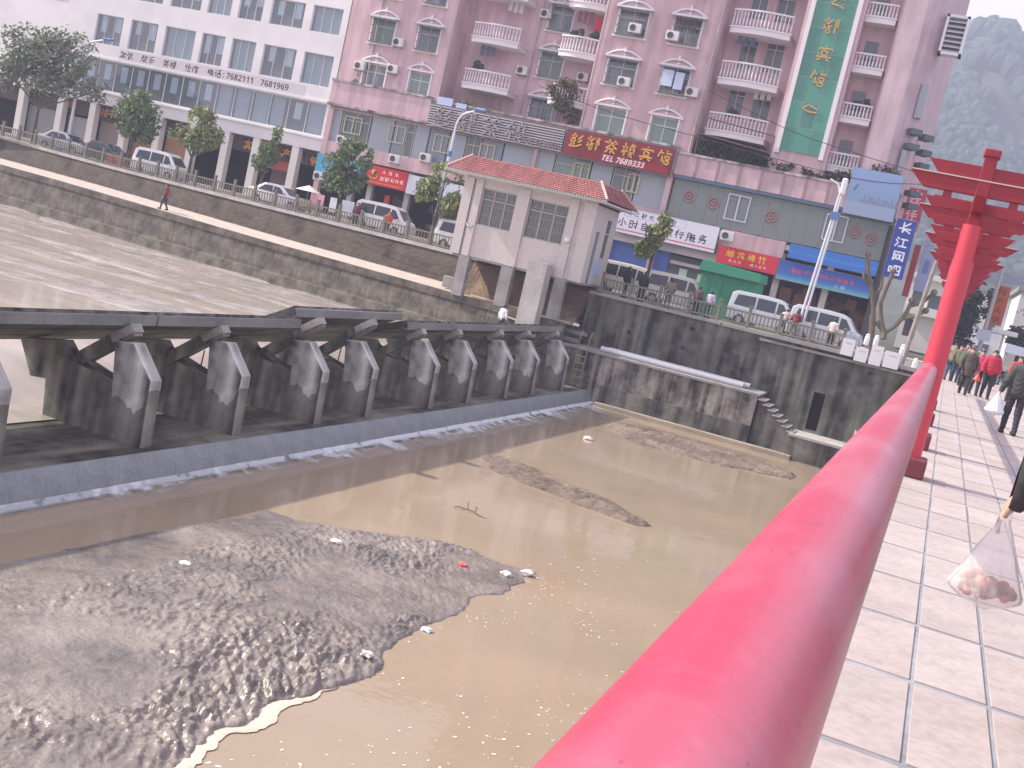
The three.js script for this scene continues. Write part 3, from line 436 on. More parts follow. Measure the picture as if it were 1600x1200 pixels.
{ // stone steps between pump house and terrace, drums, ladder, pipes
  const s = thing('stone_steps', 'dark stone steps climbing under the right end of the pump house', 'steps');
  for (let i = 0; i < 5; i++) part('step', bb(-20.2, -18.6 + i * 0.12, -3.32 + i * 0.2, -3.2 + i * 0.2 + 0.08, -60.0 - i * 0.35 - 0.4, -60.0 - i * 0.35), i % 2 ? conc : concDark, s);
  const l = thing('iron_ladder', 'rusty iron ladder hooked over the terrace edge beside the last weir pier', 'ladder');
  for (const x of [-17.9, -17.35]) part('stile', [cyl(0.03, 0.03, [x, -5.4, -59.0], [x, -3.1, -59.05]), tube([[x, -3.1, -59.05], [x, -2.5, -59.1], [x + 0.02, -2.3, -59.35], [x + 0.02, -2.6, -59.5]], 0.03)], M(0.32, 0.24, 0.13, 0.8, { metalness: 0.3 }), l);
  for (let i = 0; i < 6; i++) part('rung', cyl(0.025, 0.025, [-17.9, -5.15 + i * 0.38, -59.02], [-17.35, -5.15 + i * 0.38, -59.02]), M(0.40, 0.30, 0.15, 0.8), l);
  const pipe = (label, y, z, x0, x1) => { const p = thing('white_pipe', label, 'pipe', [0, 0, 0], 0, 'pipes on the terrace'); const g = new THREE.CylinderGeometry(0.15, 0.15, x1 - x0, 24, 1, true), h = new THREE.CylinderGeometry(0.125, 0.125, x1 - x0, 24, 1, true); for (const q of [g, h]) { q.rotateZ(Math.PI / 2); q.translate((x0 + x1) / 2, y, z); } const rg = (x) => { const q = new THREE.RingGeometry(0.125, 0.15, 24); q.rotateY(Math.PI / 2); q.translate(x, y, z); return q; }; part('pipe_wall', [g, rg(x0), rg(x1)], M(0.62, 0.62, 0.65, 0.4), p, keep); part('pipe_bore', h, dark, p, keep); for (const k of [0.33, 0.66]) { const q = new THREE.CylinderGeometry(0.165, 0.165, 0.16, 24, 1, true); q.rotateZ(Math.PI / 2); q.translate(lerp(x0, x1, k), y, z); part('joint_collar', q, M(0.62, 0.63, 0.66, 0.4), p, keep); } };
  pipe('long white pipe on the terrace, front one of two', -3.05, -60.0, -16.9, -9.0); pipe('long white pipe on the terrace, rear one against the wall', -3.05, -60.55, -16.6, -8.75);
  solo('stone_block', 'square concrete block on the walkway beside the first pump house column', 'block', [rb(0.7, 0.65, 0.5, 0.05, -27.0, -1.62, -61.2)], conc);
}

// ---------------------------------------------------------------- buildings along the street
const FX = (u) => u * 1.0563, FY = (v) => v * 1.0563 - 0.097;   // facade grid (1.0563 m to the unit) to metres
const FZ = -75;                                              // line of the facades
const paneM = M(0.78, 0.83, 0.86, 0.05, { transmission: 0.92, thickness: 0, ior: 1.55 }), paneDark = M(0.12, 0.145, 0.155, 0.07), paneGreen = M(0.18, 0.255, 0.225, 0.1), roomM = M(0.27, 0.29, 0.31, 0.95), blindM = M(0.85, 0.87, 0.92, 0.85), curtainM = M(0.55, 0.57, 0.62, 0.9), frameM = M(0.60, 0.61, 0.62, 0.5), frameGold = M(0.56, 0.50, 0.34, 0.5);
const whiteWall = M(0.88, 0.85, 0.85, 0.65, { map: rep(T.soft, 9) }), pinkWall = M(0.71, 0.50, 0.525, 0.75, { map: rep(T.plaster, 7), bumpMap: T.tile, bumpScale: 0.002 }), pinkDark = M(0.46, 0.33, 0.33, 0.8, { map: rep(T.streak, 12) }), trimWhite = M(0.76, 0.72, 0.74, 0.7);
function glazing(parent, name, x0, x1, y0, y1, z, cols, rowsAt, mat, fmat, w = 0.05) { // window frame with mullions, panes as children
  const f = [bb(x0, x1, y0, y0 + w, z - 0.06, z + 0.03), bb(x0, x1, y1 - w, y1, z - 0.06, z + 0.03), bb(x0, x0 + w, y0, y1, z - 0.06, z + 0.03), bb(x1 - w, x1, y0, y1, z - 0.06, z + 0.03)];
  for (let i = 1; i < cols; i++) { const x = lerp(x0, x1, i / cols); f.push(bb(x - w / 2, x + w / 2, y0, y1, z - 0.055, z + 0.02)); }
  for (const k of rowsAt) { const y = lerp(y0, y1, k); f.push(bb(x0, x1, y - w / 2, y + w / 2, z - 0.057, z + 0.015)); }
  const m = part(name, f, fmat, parent);
  for (let i = 0; i < cols; i++) part('pane', bb(lerp(x0, x1, i / cols), lerp(x0, x1, (i + 1) / cols), y0, y1, z - 0.03, z - 0.025), mat, m, keep);
  return m;
}
{ // white office block
  const t = thing('office_building', 'white office block with rows of square windows and black telephone lettering', 'building');
  const X0 = FX(-84), X1 = FX(-43), wx = [[-64.25, -61.78], [-61.05, -58.58], [-57.9, -55.2], [-54.62, -52.6], [-51.98, -49.95], [-49.28, -46.55], [-45.9, -43.5]].map(([a, b]) => [a * 1.0563, b * 1.0563]);
  const rows = [[FY(8.86), FY(11.02)], [FY(12.47), FY(14.26)], [FY(15.9), FY(17.7)]], holes = [];
  for (const [c, d] of rows) for (const [a, b] of wx) holes.push([a, b, c, d]);
  holes.push([FX(-66.4), FX(-43.3), FY(5.5), FY(7.72)]);
  part('wall', [wallHoles(X0, X1, FY(4.48), 20, FZ, 0.35, holes), bb(X1 - 0.35, X1, FY(4.48), 20, FZ - 14, FZ - 0.35), bb(X0, X1 - 0.4, 19.6, 20, FZ - 14, FZ - 0.35)], whiteWall, t);
  part('string_course', [bb(FX(-66.6), X1 + 0.02, FY(7.78), FY(7.92), FZ, FZ + 0.10), bb(FX(-66.6), X1 + 0.02, FY(5.30), FY(5.44), FZ, FZ + 0.14)], whiteWall, t);
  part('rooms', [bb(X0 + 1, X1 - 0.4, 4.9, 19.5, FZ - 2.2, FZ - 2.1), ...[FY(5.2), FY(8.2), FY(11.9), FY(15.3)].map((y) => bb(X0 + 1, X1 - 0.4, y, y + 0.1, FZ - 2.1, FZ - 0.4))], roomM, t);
  const r = rng(21);
  rows.forEach(([c, d], j) => wx.forEach(([a, b], i) => {
    const w = glazing(t, 'window', a, b, c, d, FZ - 0.16, 3, [], paneM, frameM);
    const n = (i === 6 || r() < 0.2) ? 3 : 2;
    if (n === 3) part('curtain', bb(a + 0.1, b - 0.1, c + 0.06, d - 0.06, FZ - 0.42, FZ - 0.40), curtainM, w);
    else for (const k of [0.26, 0.78]) if (r() < 0.92) part('blind', bb(lerp(a, b, k) - 0.3, lerp(a, b, k) + 0.28, lerp(c, d, 0.35 + 0.25 * r()), d - 0.08, FZ - 0.25, FZ - 0.235), blindM, w);
    part('room_clutter', [bb(lerp(a, b, 0.1), lerp(a, b, 0.3 + 0.5 * r()), c, lerp(c, d, 0.3 + 0.2 * r()), FZ - 1.6, FZ - 1.1)], grey, w);
  }));
  { const a = FX(-66.4), b = FX(-43.3), w = glazing(t, 'window', a, b, FY(5.5), FY(7.72), FZ - 0.16, 15, [], paneM, frameM, 0.06);
    for (let i = 0; i < 15; i++) { const k = (i + 0.5) / 15, x = lerp(a, b, k); if (i < 9 || i === 13) part('blind', bb(x - 0.33, x + 0.3, FY(6.35), FY(7.5), FZ - 0.25, FZ - 0.235), blindM, w); else part('curtain', bb(x - 0.75, x + 0.1 + 0.5 * r(), FY(5.6), FY(7.7), FZ - 0.42, FZ - 0.4), curtainM, w); } }
  // ground floor: columns, fascia and shop fronts
  for (const x of [-82, -78, -74, -70.2, -66.3, -63.2, -60.1, -57, -53.9, -51, -48.4, -45.1]) part('column', bb(FX(x) - 0.3, FX(x) + 0.3, -0.3, FY(4.48), FZ - 0.6, FZ - 0.02), offwhite, t);
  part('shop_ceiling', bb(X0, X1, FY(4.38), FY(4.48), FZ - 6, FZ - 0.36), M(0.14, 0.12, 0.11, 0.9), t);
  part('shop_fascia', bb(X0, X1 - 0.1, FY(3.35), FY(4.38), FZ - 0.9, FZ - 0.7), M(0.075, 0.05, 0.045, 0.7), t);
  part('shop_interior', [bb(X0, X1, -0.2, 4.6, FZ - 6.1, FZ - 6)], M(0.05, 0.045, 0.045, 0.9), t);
  const shut = (a, b, m, top = 3.35) => { const q = []; for (let y = -0.1; y < FY(top) - 0.05; y += 0.14) q.push(bb(FX(a), FX(b), y, y + 0.12, FZ - 0.94 + 0.01, FZ - 0.88)); part('roller_shutter', q, m, t); };
  shut(-66, -63.5, M(0.36, 0.37, 0.38, 0.5), 3.2); shut(-62.9, -60.4, M(0.30, 0.24, 0.22, 0.6), 3.3); shut(-56.7, -54.2, M(0.42, 0.23, 0.11, 0.6), 3.3); shut(-59.8, -57.3, M(0.36, 0.19, 0.10, 0.6), 3.3); shut(-70, -66.6, M(0.28, 0.29, 0.29, 0.6), 3.3);
  part('shop_panel', [bb(FX(-48.1), FX(-45.4), -0.1, FY(1.4), FZ - 1.0, FZ - 0.9), bb(FX(-48.1), FX(-45.4), FY(2.6), FY(3.3), FZ - 1.0, FZ - 0.9)], M(0.35, 0.07, 0.05, 0.6), t);
  part('shop_shelf', [bb(FX(-47.9), FX(-45.6), 0.2, 2.7, FZ - 2.2, FZ - 2.0)], M(0.26, 0.20, 0.17, 0.8), t);
  // flat black lettering on the band
  const tx = print(2048, 96, (g, w, h) => { g.fillStyle = '#d3ced0'; g.fillRect(0, 0, w, h); let x = 4; for (const word of ['餐饮', '娱乐', '茶楼', '住宿']) { letters(g, word, x, 12, 72, 8, 8, '#3c3636'); x += 250; } letters(g, '电话', x, 12, 72, 8, 9, '#332e2e'); g.fillStyle = '#332e2e'; g.font = 'bold 78px sans-serif'; g.fillText(':', x + 168, 76); g.fillText('7682111', x + 210, 78); g.fillText('7681969', x + 580, 78); });
  part('lettering', face(FX(-45.3) - FX(-61.6), 0.78, (FX(-45.3) + FX(-61.6)) / 2, FY(8.36), FZ + 0.012), M(0.92, 0.9, 0.91, 0.65, { map: tx }), t, keep);
  const tz = print(256, 96, (g, w, h) => { g.fillStyle = '#d3ced0'; g.fillRect(0, 0, w, h); letters(g, '宾馆', 10, 6, 84, 30, 9, '#6b4a3f'); });
  part('lettering', face(2.6, 1.0, FX(-68.4), FY(11.9), FZ + 0.012), M(0.92, 0.9, 0.91, 0.65, { map: tz }), t, keep);
  const gold = (str, x, y, s) => { const q = print(128 * [...str].length, 128, (g, w, h) => { g.fillStyle = '#2a1d18'; g.fillRect(0, 0, w, h); letters(g, str, 14, 12, 104, 24, 15, '#c8842c'); }); part('gold_lettering', face(s * [...str].length, s, FX(x), FY(y), FZ - 0.69), M(1, 1, 1, 0.6, { map: q }), t, keep); };
  gold('烟', -66.0, 4.0, 0.75); gold('茶楼花', -62.6, 3.95, 0.95); gold('宾', -49.5, 3.9, 0.95); gold('特', -47.3, 3.9, 0.9); gold('产', -46.2, 3.88, 0.9); gold('火', -45.0, 3.8, 0.85); gold('锅', -43.9, 3.75, 0.85);
}
{ // low pinkish building at the far left
  const t = thing('low_building', 'low pinkish shop house at the far left behind the big tree', 'building');
  part('wall', [bb(-110, -89.2, -0.2, 7.4, -86, -76.4)], pinkDark, t); part('roof', bb(-110.3, -88.9, 7.4, 7.7, -86, -76), grey, t);
  for (let i = 0; i < 4; i++) { const x = -106 + i * 4.4; glazing(t, 'window', x, x + 2, 4.2, 5.9, -76.36, 2, [], paneDark, frameM); part('door', bb(x, x + 2.4, 0, 2.7, -76.5, -76.33), i % 2 ? grey : dark, t); }
}
// ---- pink hotel and flats
const bay = (parent, x0, x1, yb, yt, z, holes, side, zb) => part('wall', [wallHoles(x0, x1, yb, yt, z, 0.3, holes), bb(x0, x0 + 0.3, yb, yt, zb, z - 0.3), bb(x1 - 0.3, x1, yb, yt, zb, z - 0.3)], side || pinkWall, parent);
const darkGreen = M(0.03, 0.05, 0.04, 0.6);
function hotelWindow(t, a, b, c, d, z, style, r) {
  const w = glazing(t, 'window', a, b, c, d, z - 0.15, 2, [0.68], r() < 0.3 ? paneGreen : paneM, frameM, 0.06), cx = (a + b) / 2, W = (b - a) / 2;
  part('room', bb(a - 0.05, b + 0.05, c - 0.05, d + 0.05, z - 1.5, z - 1.45), roomM, w);
  { const q = r(), m = [curtainM, M(0.36, 0.42, 0.34, 0.9), M(0.5, 0.40, 0.34, 0.9), M(0.24, 0.27, 0.33, 0.9)][Math.floor(r() * 4)]; part('curtain', bb(a + 0.05, lerp(a, b, 0.25 + 0.5 * q), c + 0.05, d - 0.06, z - 0.36, z - 0.34), m, w); if (q < 0.55) part('curtain', bb(lerp(a, b, 0.7 + 0.2 * q), b - 0.05, c + 0.05, d - 0.06, z - 0.37, z - 0.35), m, w); }
  part('reveal', [bb(a - 0.12, a, c - 0.05, d + 0.05, z, z + 0.07), bb(b, b + 0.12, c - 0.05, d + 0.05, z, z + 0.07), bb(a - 0.2, b + 0.2, c - 0.16, c - 0.02, z, z + 0.16)], trimWhite, w);
  part('pediment', [tube([[a - 0.22, d + 0.16, z + 0.08], [lerp(a, b, 0.2), d + 0.46, z + 0.1], [cx, d + 0.56, z + 0.1], [lerp(a, b, 0.8), d + 0.46, z + 0.1], [b + 0.22, d + 0.16, z + 0.08]], 0.075, 8, 20), bb(a - 0.3, b + 0.3, d + 0.06, d + 0.2, z, z + 0.14), rb(0.16, 0.36, 0.16, 0.04, cx, d + 0.62, z + 0.1), rb(0.2, 0.12, 0.1, 0.04, cx, d + 0.28, z + 0.08)], trimWhite, w);
  if (style > 0) { // projecting security cage
    const q = []; for (let i = 0; i <= 9; i++) q.push(bx(0.022, d - c, 0.022, lerp(a, b, i / 9), (c + d) / 2, z + 0.42)); for (const k of [0, 0.33, 0.66, 1]) { q.push(bx(b - a, 0.025, 0.025, cx, lerp(c, d, k), z + 0.42)); q.push(bx(0.025, 0.025, 0.42, a, lerp(c, d, k), z + 0.21), bx(0.025, 0.025, 0.42, b, lerp(c, d, k), z + 0.21)); } q.push(bx(b - a, 0.05, 0.4, cx, c, z + 0.22));
    part('security_cage', q, M(0.22, 0.22, 0.22, 0.6, { metalness: 0.4 }), w);
    part('awning', [(() => { const g = new THREE.BoxGeometry(b - a + 0.5, 0.04, 0.8); g.rotateX(0.25); g.translate(cx, d + 0.0, z + 0.35); return g; })()], M(0.20, 0.23, 0.26, 0.6), w);
  }
  if (style === 2) part('hanging_clothes', [0, 1, 2, 3].map((i) => bx(0.26, 0.55 + 0.2 * r(), 0.05, lerp(a, b, 0.2 + 0.2 * i), d - 0.45, z + 0.33)), M(0.10, 0.06, 0.07, 0.9), w);
  if (style === 3) part('hanging_clothes', [bx(0.75, 1.05, 0.05, lerp(a, b, 0.28), lerp(c, d, 0.55), z + 0.46), bx(0.6, 1.1, 0.05, lerp(a, b, 0.72), lerp(c, d, 0.5), z + 0.46)], M(0.55, 0.62, 0.78, 0.9), w);
  return w;
}
function balcony(t, x0, x1, yb, yt, z0, z1, curve, label) { // white fascia with balusters and handrail; front bulges by curve
  const n = 14, pts = [], front = (k) => z1 + curve * Math.sin(Math.PI * k);
  for (let i = 0; i <= n; i++) pts.push([lerp(x0, x1, i / n), -front(i / n)]); pts.push([x1, -z0], [x0, -z0]);
  const slab = (y0, h, o = 0) => { const s = new THREE.Shape(pts.map((p) => new THREE.Vector2(p[0] + (p[0] < (x0 + x1) / 2 ? -o : o), p[1] - (p[1] === -z0 ? 0 : o)))), g = new THREE.ExtrudeGeometry(s, { depth: h, bevelEnabled: false }); g.rotateX(-Math.PI / 2); g.translate(0, y0, 0); return g; };
  const b = part('balcony', [slab(yb, 0.34), slab(yb + 0.34, 0.09, 0.06)], trimWhite, t, label ? { label } : {});
  const bal = [], N0 = Math.round((x1 - x0) / 0.24), prof = [[0.03, 0], [0.055, 0.1], [0.06, 0.22], [0.03, 0.4], [0.045, 0.5], [0.03, 0.62]].map((p) => new THREE.Vector2(...p)), hh = yt - 0.1 - yb - 0.43;
  for (let i = 0; i <= N0; i++) { const k = i / N0, g = new THREE.LatheGeometry(prof, 7); g.scale(1, hh / 0.62, 1); g.translate(lerp(x0 + 0.06, x1 - 0.06, k), yb + 0.43, front(k) - 0.08); bal.push(g); }
  part('balustrade', bal, trimWhite, b, { stuff: true });
  part('handrail', [...Array.from({ length: n }, (_, i) => beam(0.16, 0.1, [lerp(x0, x1, i / n), yt - 0.05, front(i / n) - 0.08], [lerp(x0, x1, (i + 1) / n), yt - 0.05, front((i + 1) / n) - 0.08]))], trimWhite, b);
  return b;
}
{
  const t = thing('hotel_building', 'pink hotel and apartment block with white balconies and shops below', 'building');
  const r = rng(33), X0 = FX(-43), XM = -26.3, floors = [0, 1, 2, 3, 4, 5, 6];
  const fy = (i) => FY(9.38) + i * 3.255;                   // sill of the windows on upper floor i
  // bays
  const hs = (list, n) => { const o = []; for (let i = 0; i < n; i++) for (const [a, b] of list) o.push([FX(a), FX(b), i ? fy(i) : fy(0) - 0.1, fy(i) + 1.72]); return o; };
  const b1 = [[-41.0, -39.3], [-37.45, -35.9]].map(([a, b]) => [a * 1.0563, b * 1.0563]), b2 = [[-23.9, -22.0], [-20.28, -18.57]].map(([a, b]) => [a * 1.0563, b * 1.0563]);
  const H = (list, n) => { const o = []; for (let i = 0; i < n; i++) for (const [a, b] of list) o.push([a, b, fy(i), fy(i) + 1.72]); return o; };
  bay(t, X0 + 0.1, FX(-35.0), 7.9, 20.6, FZ, H(b1, 3), null, -77.3);
  bay(t, FX(-24.87), FX(-17.35), 7.9, 33, FZ, H(b2, 7), null, -77.3);
  part('wall', [wallHoles(FX(-35.2), FX(-24.7), 7.9, 20.6, -77.2, 0.3, Array.from({ length: 3 }, (_, i) => [-30.95, -29.25, fy(i), fy(i) + 1.75])), wallHoles(FX(-17.5), FX(-12.6), 7.9, 33, -77.2, 0.3, Array.from({ length: 7 }, (_, i) => [-17.3, -16.2, fy(i) - 0.5, fy(i) + 1.7]).concat(Array.from({ length: 7 }, (_, i) => [-15.6, -14.4, fy(i) - 0.5, fy(i) + 1.7])))], pinkWall, t);
  part('wall', [bb(FX(-12.6), FX(-9.2), 7.9, 33, -77.5, -75.05), bb(FX(-9.2), -7.6, 7.9, 33, -77.6, -76.6), bb(-7.7, -7.4, 7.9, 33, -77.6, -75.4)], pinkWall, t);
  { // chamfered corner and side wall
    const g = plate([[-7.55, 75.1], [-6.2, 75.1], [-4.95, 76.6], [-4.7, 90], [-7.55, 90]], 25.1); g.rotateX(-Math.PI / 2); g.translate(0, 7.9, 0); part('wall', g, M(0.66, 0.50, 0.54, 0.75, { map: rep(T.plaster, 7) }), t, { label: 'plain mauve corner wall' });
  }
  part('floor_core', [bb(X0 + 0.5, FX(-24.9), 8.2, 20.5, -90, -78), bb(FX(-25), -7.6, 8.2, 32.9, -90, -78)], M(0.18, 0.13, 0.14, 0.9), t);
  part('roof', [bb(X0, XM + 1, 20.6, 20.9, -90, -74.9), bb(XM, -4.6, 33, 33.3, -90, -74.9)], trimWhite, t);
  const styles = [[0, 0], [1, 3], [1, 2], [1, 1], [1, 2], [1, 1], [1, 1]];
  for (let i = 0; i < 3; i++) for (const [k, [a, b]] of b1.entries()) hotelWindow(t, a, b, fy(i), fy(i) + 1.72, FZ, i ? 1 : 0, r);
  for (let i = 0; i < 7; i++) for (const [k, [a, b]] of b2.entries()) hotelWindow(t, a, b, fy(i), fy(i) + 1.72, FZ, styles[i][k], r);
  for (let i = 0; i < 3; i++) { hotelWindow(t, -30.95, -29.25, fy(i), fy(i) + 1.75, -77.2, 1, r); }
  for (let i = 0; i < 7; i++) for (const [a, b] of [[-17.3, -16.2], [-15.6, -14.4]]) glazing(t, 'window', a, b, fy(i) - 0.5, fy(i) + 1.7, -77.36, 2, [0.7], paneDark, frameM);
  // balconies
  for (let i = 0; i < 3; i++) balcony(t, -35.7, -32.15, 11.12 + i * 3.24, 12.52 + i * 3.24, -77.2, -75.5, 0.35);
  for (let i = 0; i < 3; i++) balcony(t, -29.1, -26.4, 11.12 + i * 3.3, 12.55 + i * 3.3, -77.2, -75.5, 0.35);
  for (let i = 0; i < 6; i++) balcony(t, -17.85, -13.95, 11.02 + i * 3.33, 12.55 + i * 3.33, -77.2, -75.45, 0.4);
  for (let i = 0; i < 7; i++) { balcony(t, -9.7, -7.85, 10.2 + i * 3.12, 11.45 + i * 3.12, -76.6, -75.5, 0.05); part('window', bb(-9.4, -8.6, 10.7 + i * 3.12, 12.4 + i * 3.12, -76.6, -76.52), paneDark, t); }
  part('potted_plants', Array.from({ length: 26 }, (_, i) => { const g = new THREE.IcosahedronGeometry(0.16 + 0.12 * r(), 0), k = i % 5; g.translate([-28.6, -27.2, -35.2, -16.8, -9][k] + r() * 0.8, [15.95, 15.95, 12.7, 12.7, 14.6][k] + r() * 0.3, -75.7 - r() * 0.5); return g; }), darkGreen, t, { stuff: true });
  part('laundry', [bx(0.5, 0.9, 0.05, -27.0, 17.0, -76.2), bx(0.35, 0.5, 0.05, -9.0, 9.9, -75.4)], M(0.55, 0.05, 0.07, 0.9), t, { label: 'red cloths hanging on balconies' });
  // podium: parapet, second-floor glazing, sill
  const PZ = -74.6;
  part('parapet', [bb(X0, FX(-35.3), FY(7.85), FY(9.42), PZ - 0.35, PZ), bb(FX(-35.3), FX(-18.05), FY(7.55), FY(9.3), PZ - 0.35, PZ - 0.12)], pinkWall, t);
  const pr = part('parapet', [bb(FX(-18.05), FX(-4.55), FY(7.75), FY(9.0), PZ - 0.4, PZ - 0.02)], pinkWall, t); part('rib', Array.from({ length: 11 }, (_, i) => bb(FX(-18.05) + i * 1.42 - 0.07, FX(-18.05) + i * 1.42 + 0.07, FY(7.75), FY(9.0), PZ - 0.02, PZ + 0.05)), M(0.34, 0.24, 0.25, 0.9), pr, { stuff: true });
  part('coping', [bb(X0 - 0.05, FX(-35.3), FY(9.42), FY(9.56), PZ - 0.42, PZ + 0.1), bb(FX(-35.3), FX(-18.05), FY(9.3), FY(9.44), PZ - 0.42, PZ + 0.06), bb(FX(-18.05), FX(-4.5), FY(9.0), FY(9.14), PZ - 0.45, PZ + 0.08), bb(X0 - 0.05, FX(-35.3), FY(7.75), FY(7.9), PZ - 0.3, PZ + 0.12)], M(0.60, 0.52, 0.53, 0.8, { map: T.streak }), t);
  part('terrace_floor', bb(X0, -4.8, FY(7.7), FY(7.78), -78, PZ - 0.36), conc, t);
  part('fascia', [bb(FX(-18), FX(-4.6), FY(7.55), FY(7.75), PZ - 0.5, PZ - 0.06)], M(0.11, 0.17, 0.26, 0.6), t);
  // second floor, left to right
  const g1 = (a, b, y0, y1, n, m, f) => glazing(t, 'window', FX(a), FX(b), FY(y0), FY(y1), PZ - 0.5, n, [0.74], m, f, 0.05);
  const bl = M(0.22, 0.26, 0.30, 0.25), bl2 = M(0.34, 0.38, 0.42, 0.4);
  [[-42.6, -42.0], [-39.6, -37.9], [-36.2, -35.2], [-33.6, -32.4], [-29.6, -27.4], [-27.2, -26.0], [-23.4, -22.0], [-20.3, -18.4]].forEach(([a, b]) => part('wall_panel', bb(FX(a), FX(b), FY(5.35), FY(7.6), PZ - 0.6, PZ - 0.5), bl2, t));
  [[-37.8, -36.9], [-35.1, -33.7], [-31.2, -29.7]].forEach(([a, b]) => part('wall_panel', bb(FX(a), FX(b), FY(5.35), FY(7.6), PZ - 0.6, PZ - 0.5), bl, t));
  g1(-41.9, -39.7, 5.35, 7.6, 2, paneDark, frameGold); g1(-36.85, -36.25, 5.35, 7.6, 1, paneDark, frameGold); g1(-32.3, -31.3, 5.35, 7.6, 2, paneDark, frameGold); g1(-25.9, -23.5, 5.35, 7.6, 2, paneGreen, frameGold); g1(-21.9, -20.4, 5.35, 7.6, 2, paneDark, frameGold);
  for (const [a, b] of [[-41.7, -40.3], [-38.2, -36.9], [-34.7, -33.5], [-31.3, -30.2], [-24.6, -23.5], [-20.9, -20.1]]) { const x0 = FX(a), x1 = FX(b); part('sash', [bb(x0, x1, FY(6.1), FY(6.18), PZ - 0.46, PZ - 0.4), bb(x0, x1, FY(7.2), FY(7.28), PZ - 0.46, PZ - 0.4), bb(x0, x0 + 0.09, FY(6.18), FY(7.2), PZ - 0.46, PZ - 0.4), bb(x1 - 0.09, x1, FY(6.18), FY(7.2), PZ - 0.46, PZ - 0.4), bb((x0 + x1) / 2 - 0.05, (x0 + x1) / 2 + 0.05, FY(6.18), FY(7.2), PZ - 0.46, PZ - 0.4)], frameGold, t); }
  part('sill_band', [bb(X0, FX(-31.5), FY(4.45), FY(5.35), PZ - 0.55, PZ - 0.25), bb(FX(-31.5), FX(-18.1), FY(4.9), FY(5.35), PZ - 0.55, PZ - 0.25), bb(FX(-14.3), FX(-10.3), FY(4.1), FY(5.1), PZ - 0.55, PZ - 0.25)], pinkWall, t);
  part('column', [[-43, -42.6], [-27.4, -27.2], [-18.4, -18.05]].map(([a, b]) => bb(FX(a), FX(b), -0.2, FY(7.6), PZ - 0.6, PZ - 0.2)), pinkWall, t);
  part('wall', [bb(FX(-43), FX(-4.6), FY(5.0), FY(7.9), PZ - 1.6, PZ - 1.4)], roomM, t);
  // glass hall above the bank and the red shop
  const gg = M(0.20, 0.24, 0.215, 0.14);
  g1(-17.95, -14.9, 5.15, 7.6, 4, gg, grey); g1(-14.9, -12.0, 5.15, 7.6, 3, gg, grey); g1(-12.0, -8.6, 5.15, 7.6, 4, gg, grey); g1(-8.6, -4.7, 5.15, 7.6, 4, gg, grey);
  for (const [a, b] of [[-14.4, -13.0], [-8.4, -7.1]]) { const x0 = FX(a), x1 = FX(b); part('sash', [bb(x0, x1, FY(5.7), FY(5.77), PZ - 0.46, PZ - 0.38), bb(x0, x1, FY(7.2), FY(7.28), PZ - 0.46, PZ - 0.38), bb(x0, x0 + 0.08, FY(5.77), FY(7.2), PZ - 0.46, PZ - 0.38), bb(x1 - 0.08, x1, FY(5.77), FY(7.2), PZ - 0.46, PZ - 0.38), bb((x0 + x1) / 2 - 0.05, (x0 + x1) / 2 + 0.05, FY(5.77), FY(7.2), PZ - 0.46, PZ - 0.38)], M(0.66, 0.68, 0.7, 0.4), t); }
  const rosette = (x, y) => { const g = new THREE.TorusGeometry(0.34, 0.06, 5, 16); g.translate(FX(x), FY(y), PZ - 0.45); const q = new THREE.TorusGeometry(0.14, 0.06, 5, 10); q.translate(FX(x), FY(y), PZ - 0.45); return [g, q]; };
  part('paper_cutting', [rosette(-16.8, 6.6), rosette(-15.2, 6.5), rosette(-11.6, 6.4), rosette(-6.6, 6.5), rosette(-5.6, 6.3)].flat(), M(0.42, 0.24, 0.22, 0.8), t, { stuff: true });
  // shops under the podium
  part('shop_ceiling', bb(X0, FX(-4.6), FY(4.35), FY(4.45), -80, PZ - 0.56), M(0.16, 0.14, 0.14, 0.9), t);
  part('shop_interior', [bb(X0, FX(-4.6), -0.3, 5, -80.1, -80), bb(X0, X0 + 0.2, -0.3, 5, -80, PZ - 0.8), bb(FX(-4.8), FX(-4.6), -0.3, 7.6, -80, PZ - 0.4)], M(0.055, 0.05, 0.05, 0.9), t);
  for (const x of [-40.2, -38.75, -35.85, -33.0, -29, -25, -21.2, -14.2, -10.35, -7.4]) part('pillar', bb(FX(x) - 0.2, FX(x) + 0.2, -0.3, FY(4.4), PZ - 0.9, PZ - 0.5), M(0.50, 0.50, 0.49, 0.6, { map: T.concrete }), t);
  part('bank_front', [bb(FX(-21), FX(-17.2), -0.2, FY(3.0), PZ - 1.0, PZ - 0.92)], M(0.07, 0.15, 0.46, 0.5), t, { label: 'blue poster front of the bank' }); part('bank_beam', [bb(FX(-21), FX(-14.2), FY(3.0), FY(3.5), PZ - 0.9, PZ - 0.4), bb(FX(-17), FX(-14), FY(2.35), FY(2.55), PZ - 0.85, PZ - 0.5)], M(0.45, 0.43, 0.45, 0.5), t);
  part('bank_notice', [bb(FX(-16.4), FX(-15.9), 1.7, 2.2, PZ - 1.0, PZ - 0.97), bb(FX(-15.2), FX(-14.7), 1.6, 2.1, PZ - 1.0, PZ - 0.97)], M(0.5, 0.7, 0.6, 0.6), t);
  part('bank_glass', [bb(FX(-17.2), FX(-14.2), -0.2, FY(2.9), PZ - 1.1, PZ - 1.05)], paneDark, t);
  part('shop_goods', Array.from({ length: 60 }, () => { const w = 0.3 + 0.5 * r(); return bx(w, 0.3 + 0.6 * r(), 0.4, FX(-10.1 + 5.2 * r()), 0.2 + 2.2 * r(), -78.6 + 2 * r()); }), M(0.20, 0.09, 0.06, 0.8), t, { stuff: true });
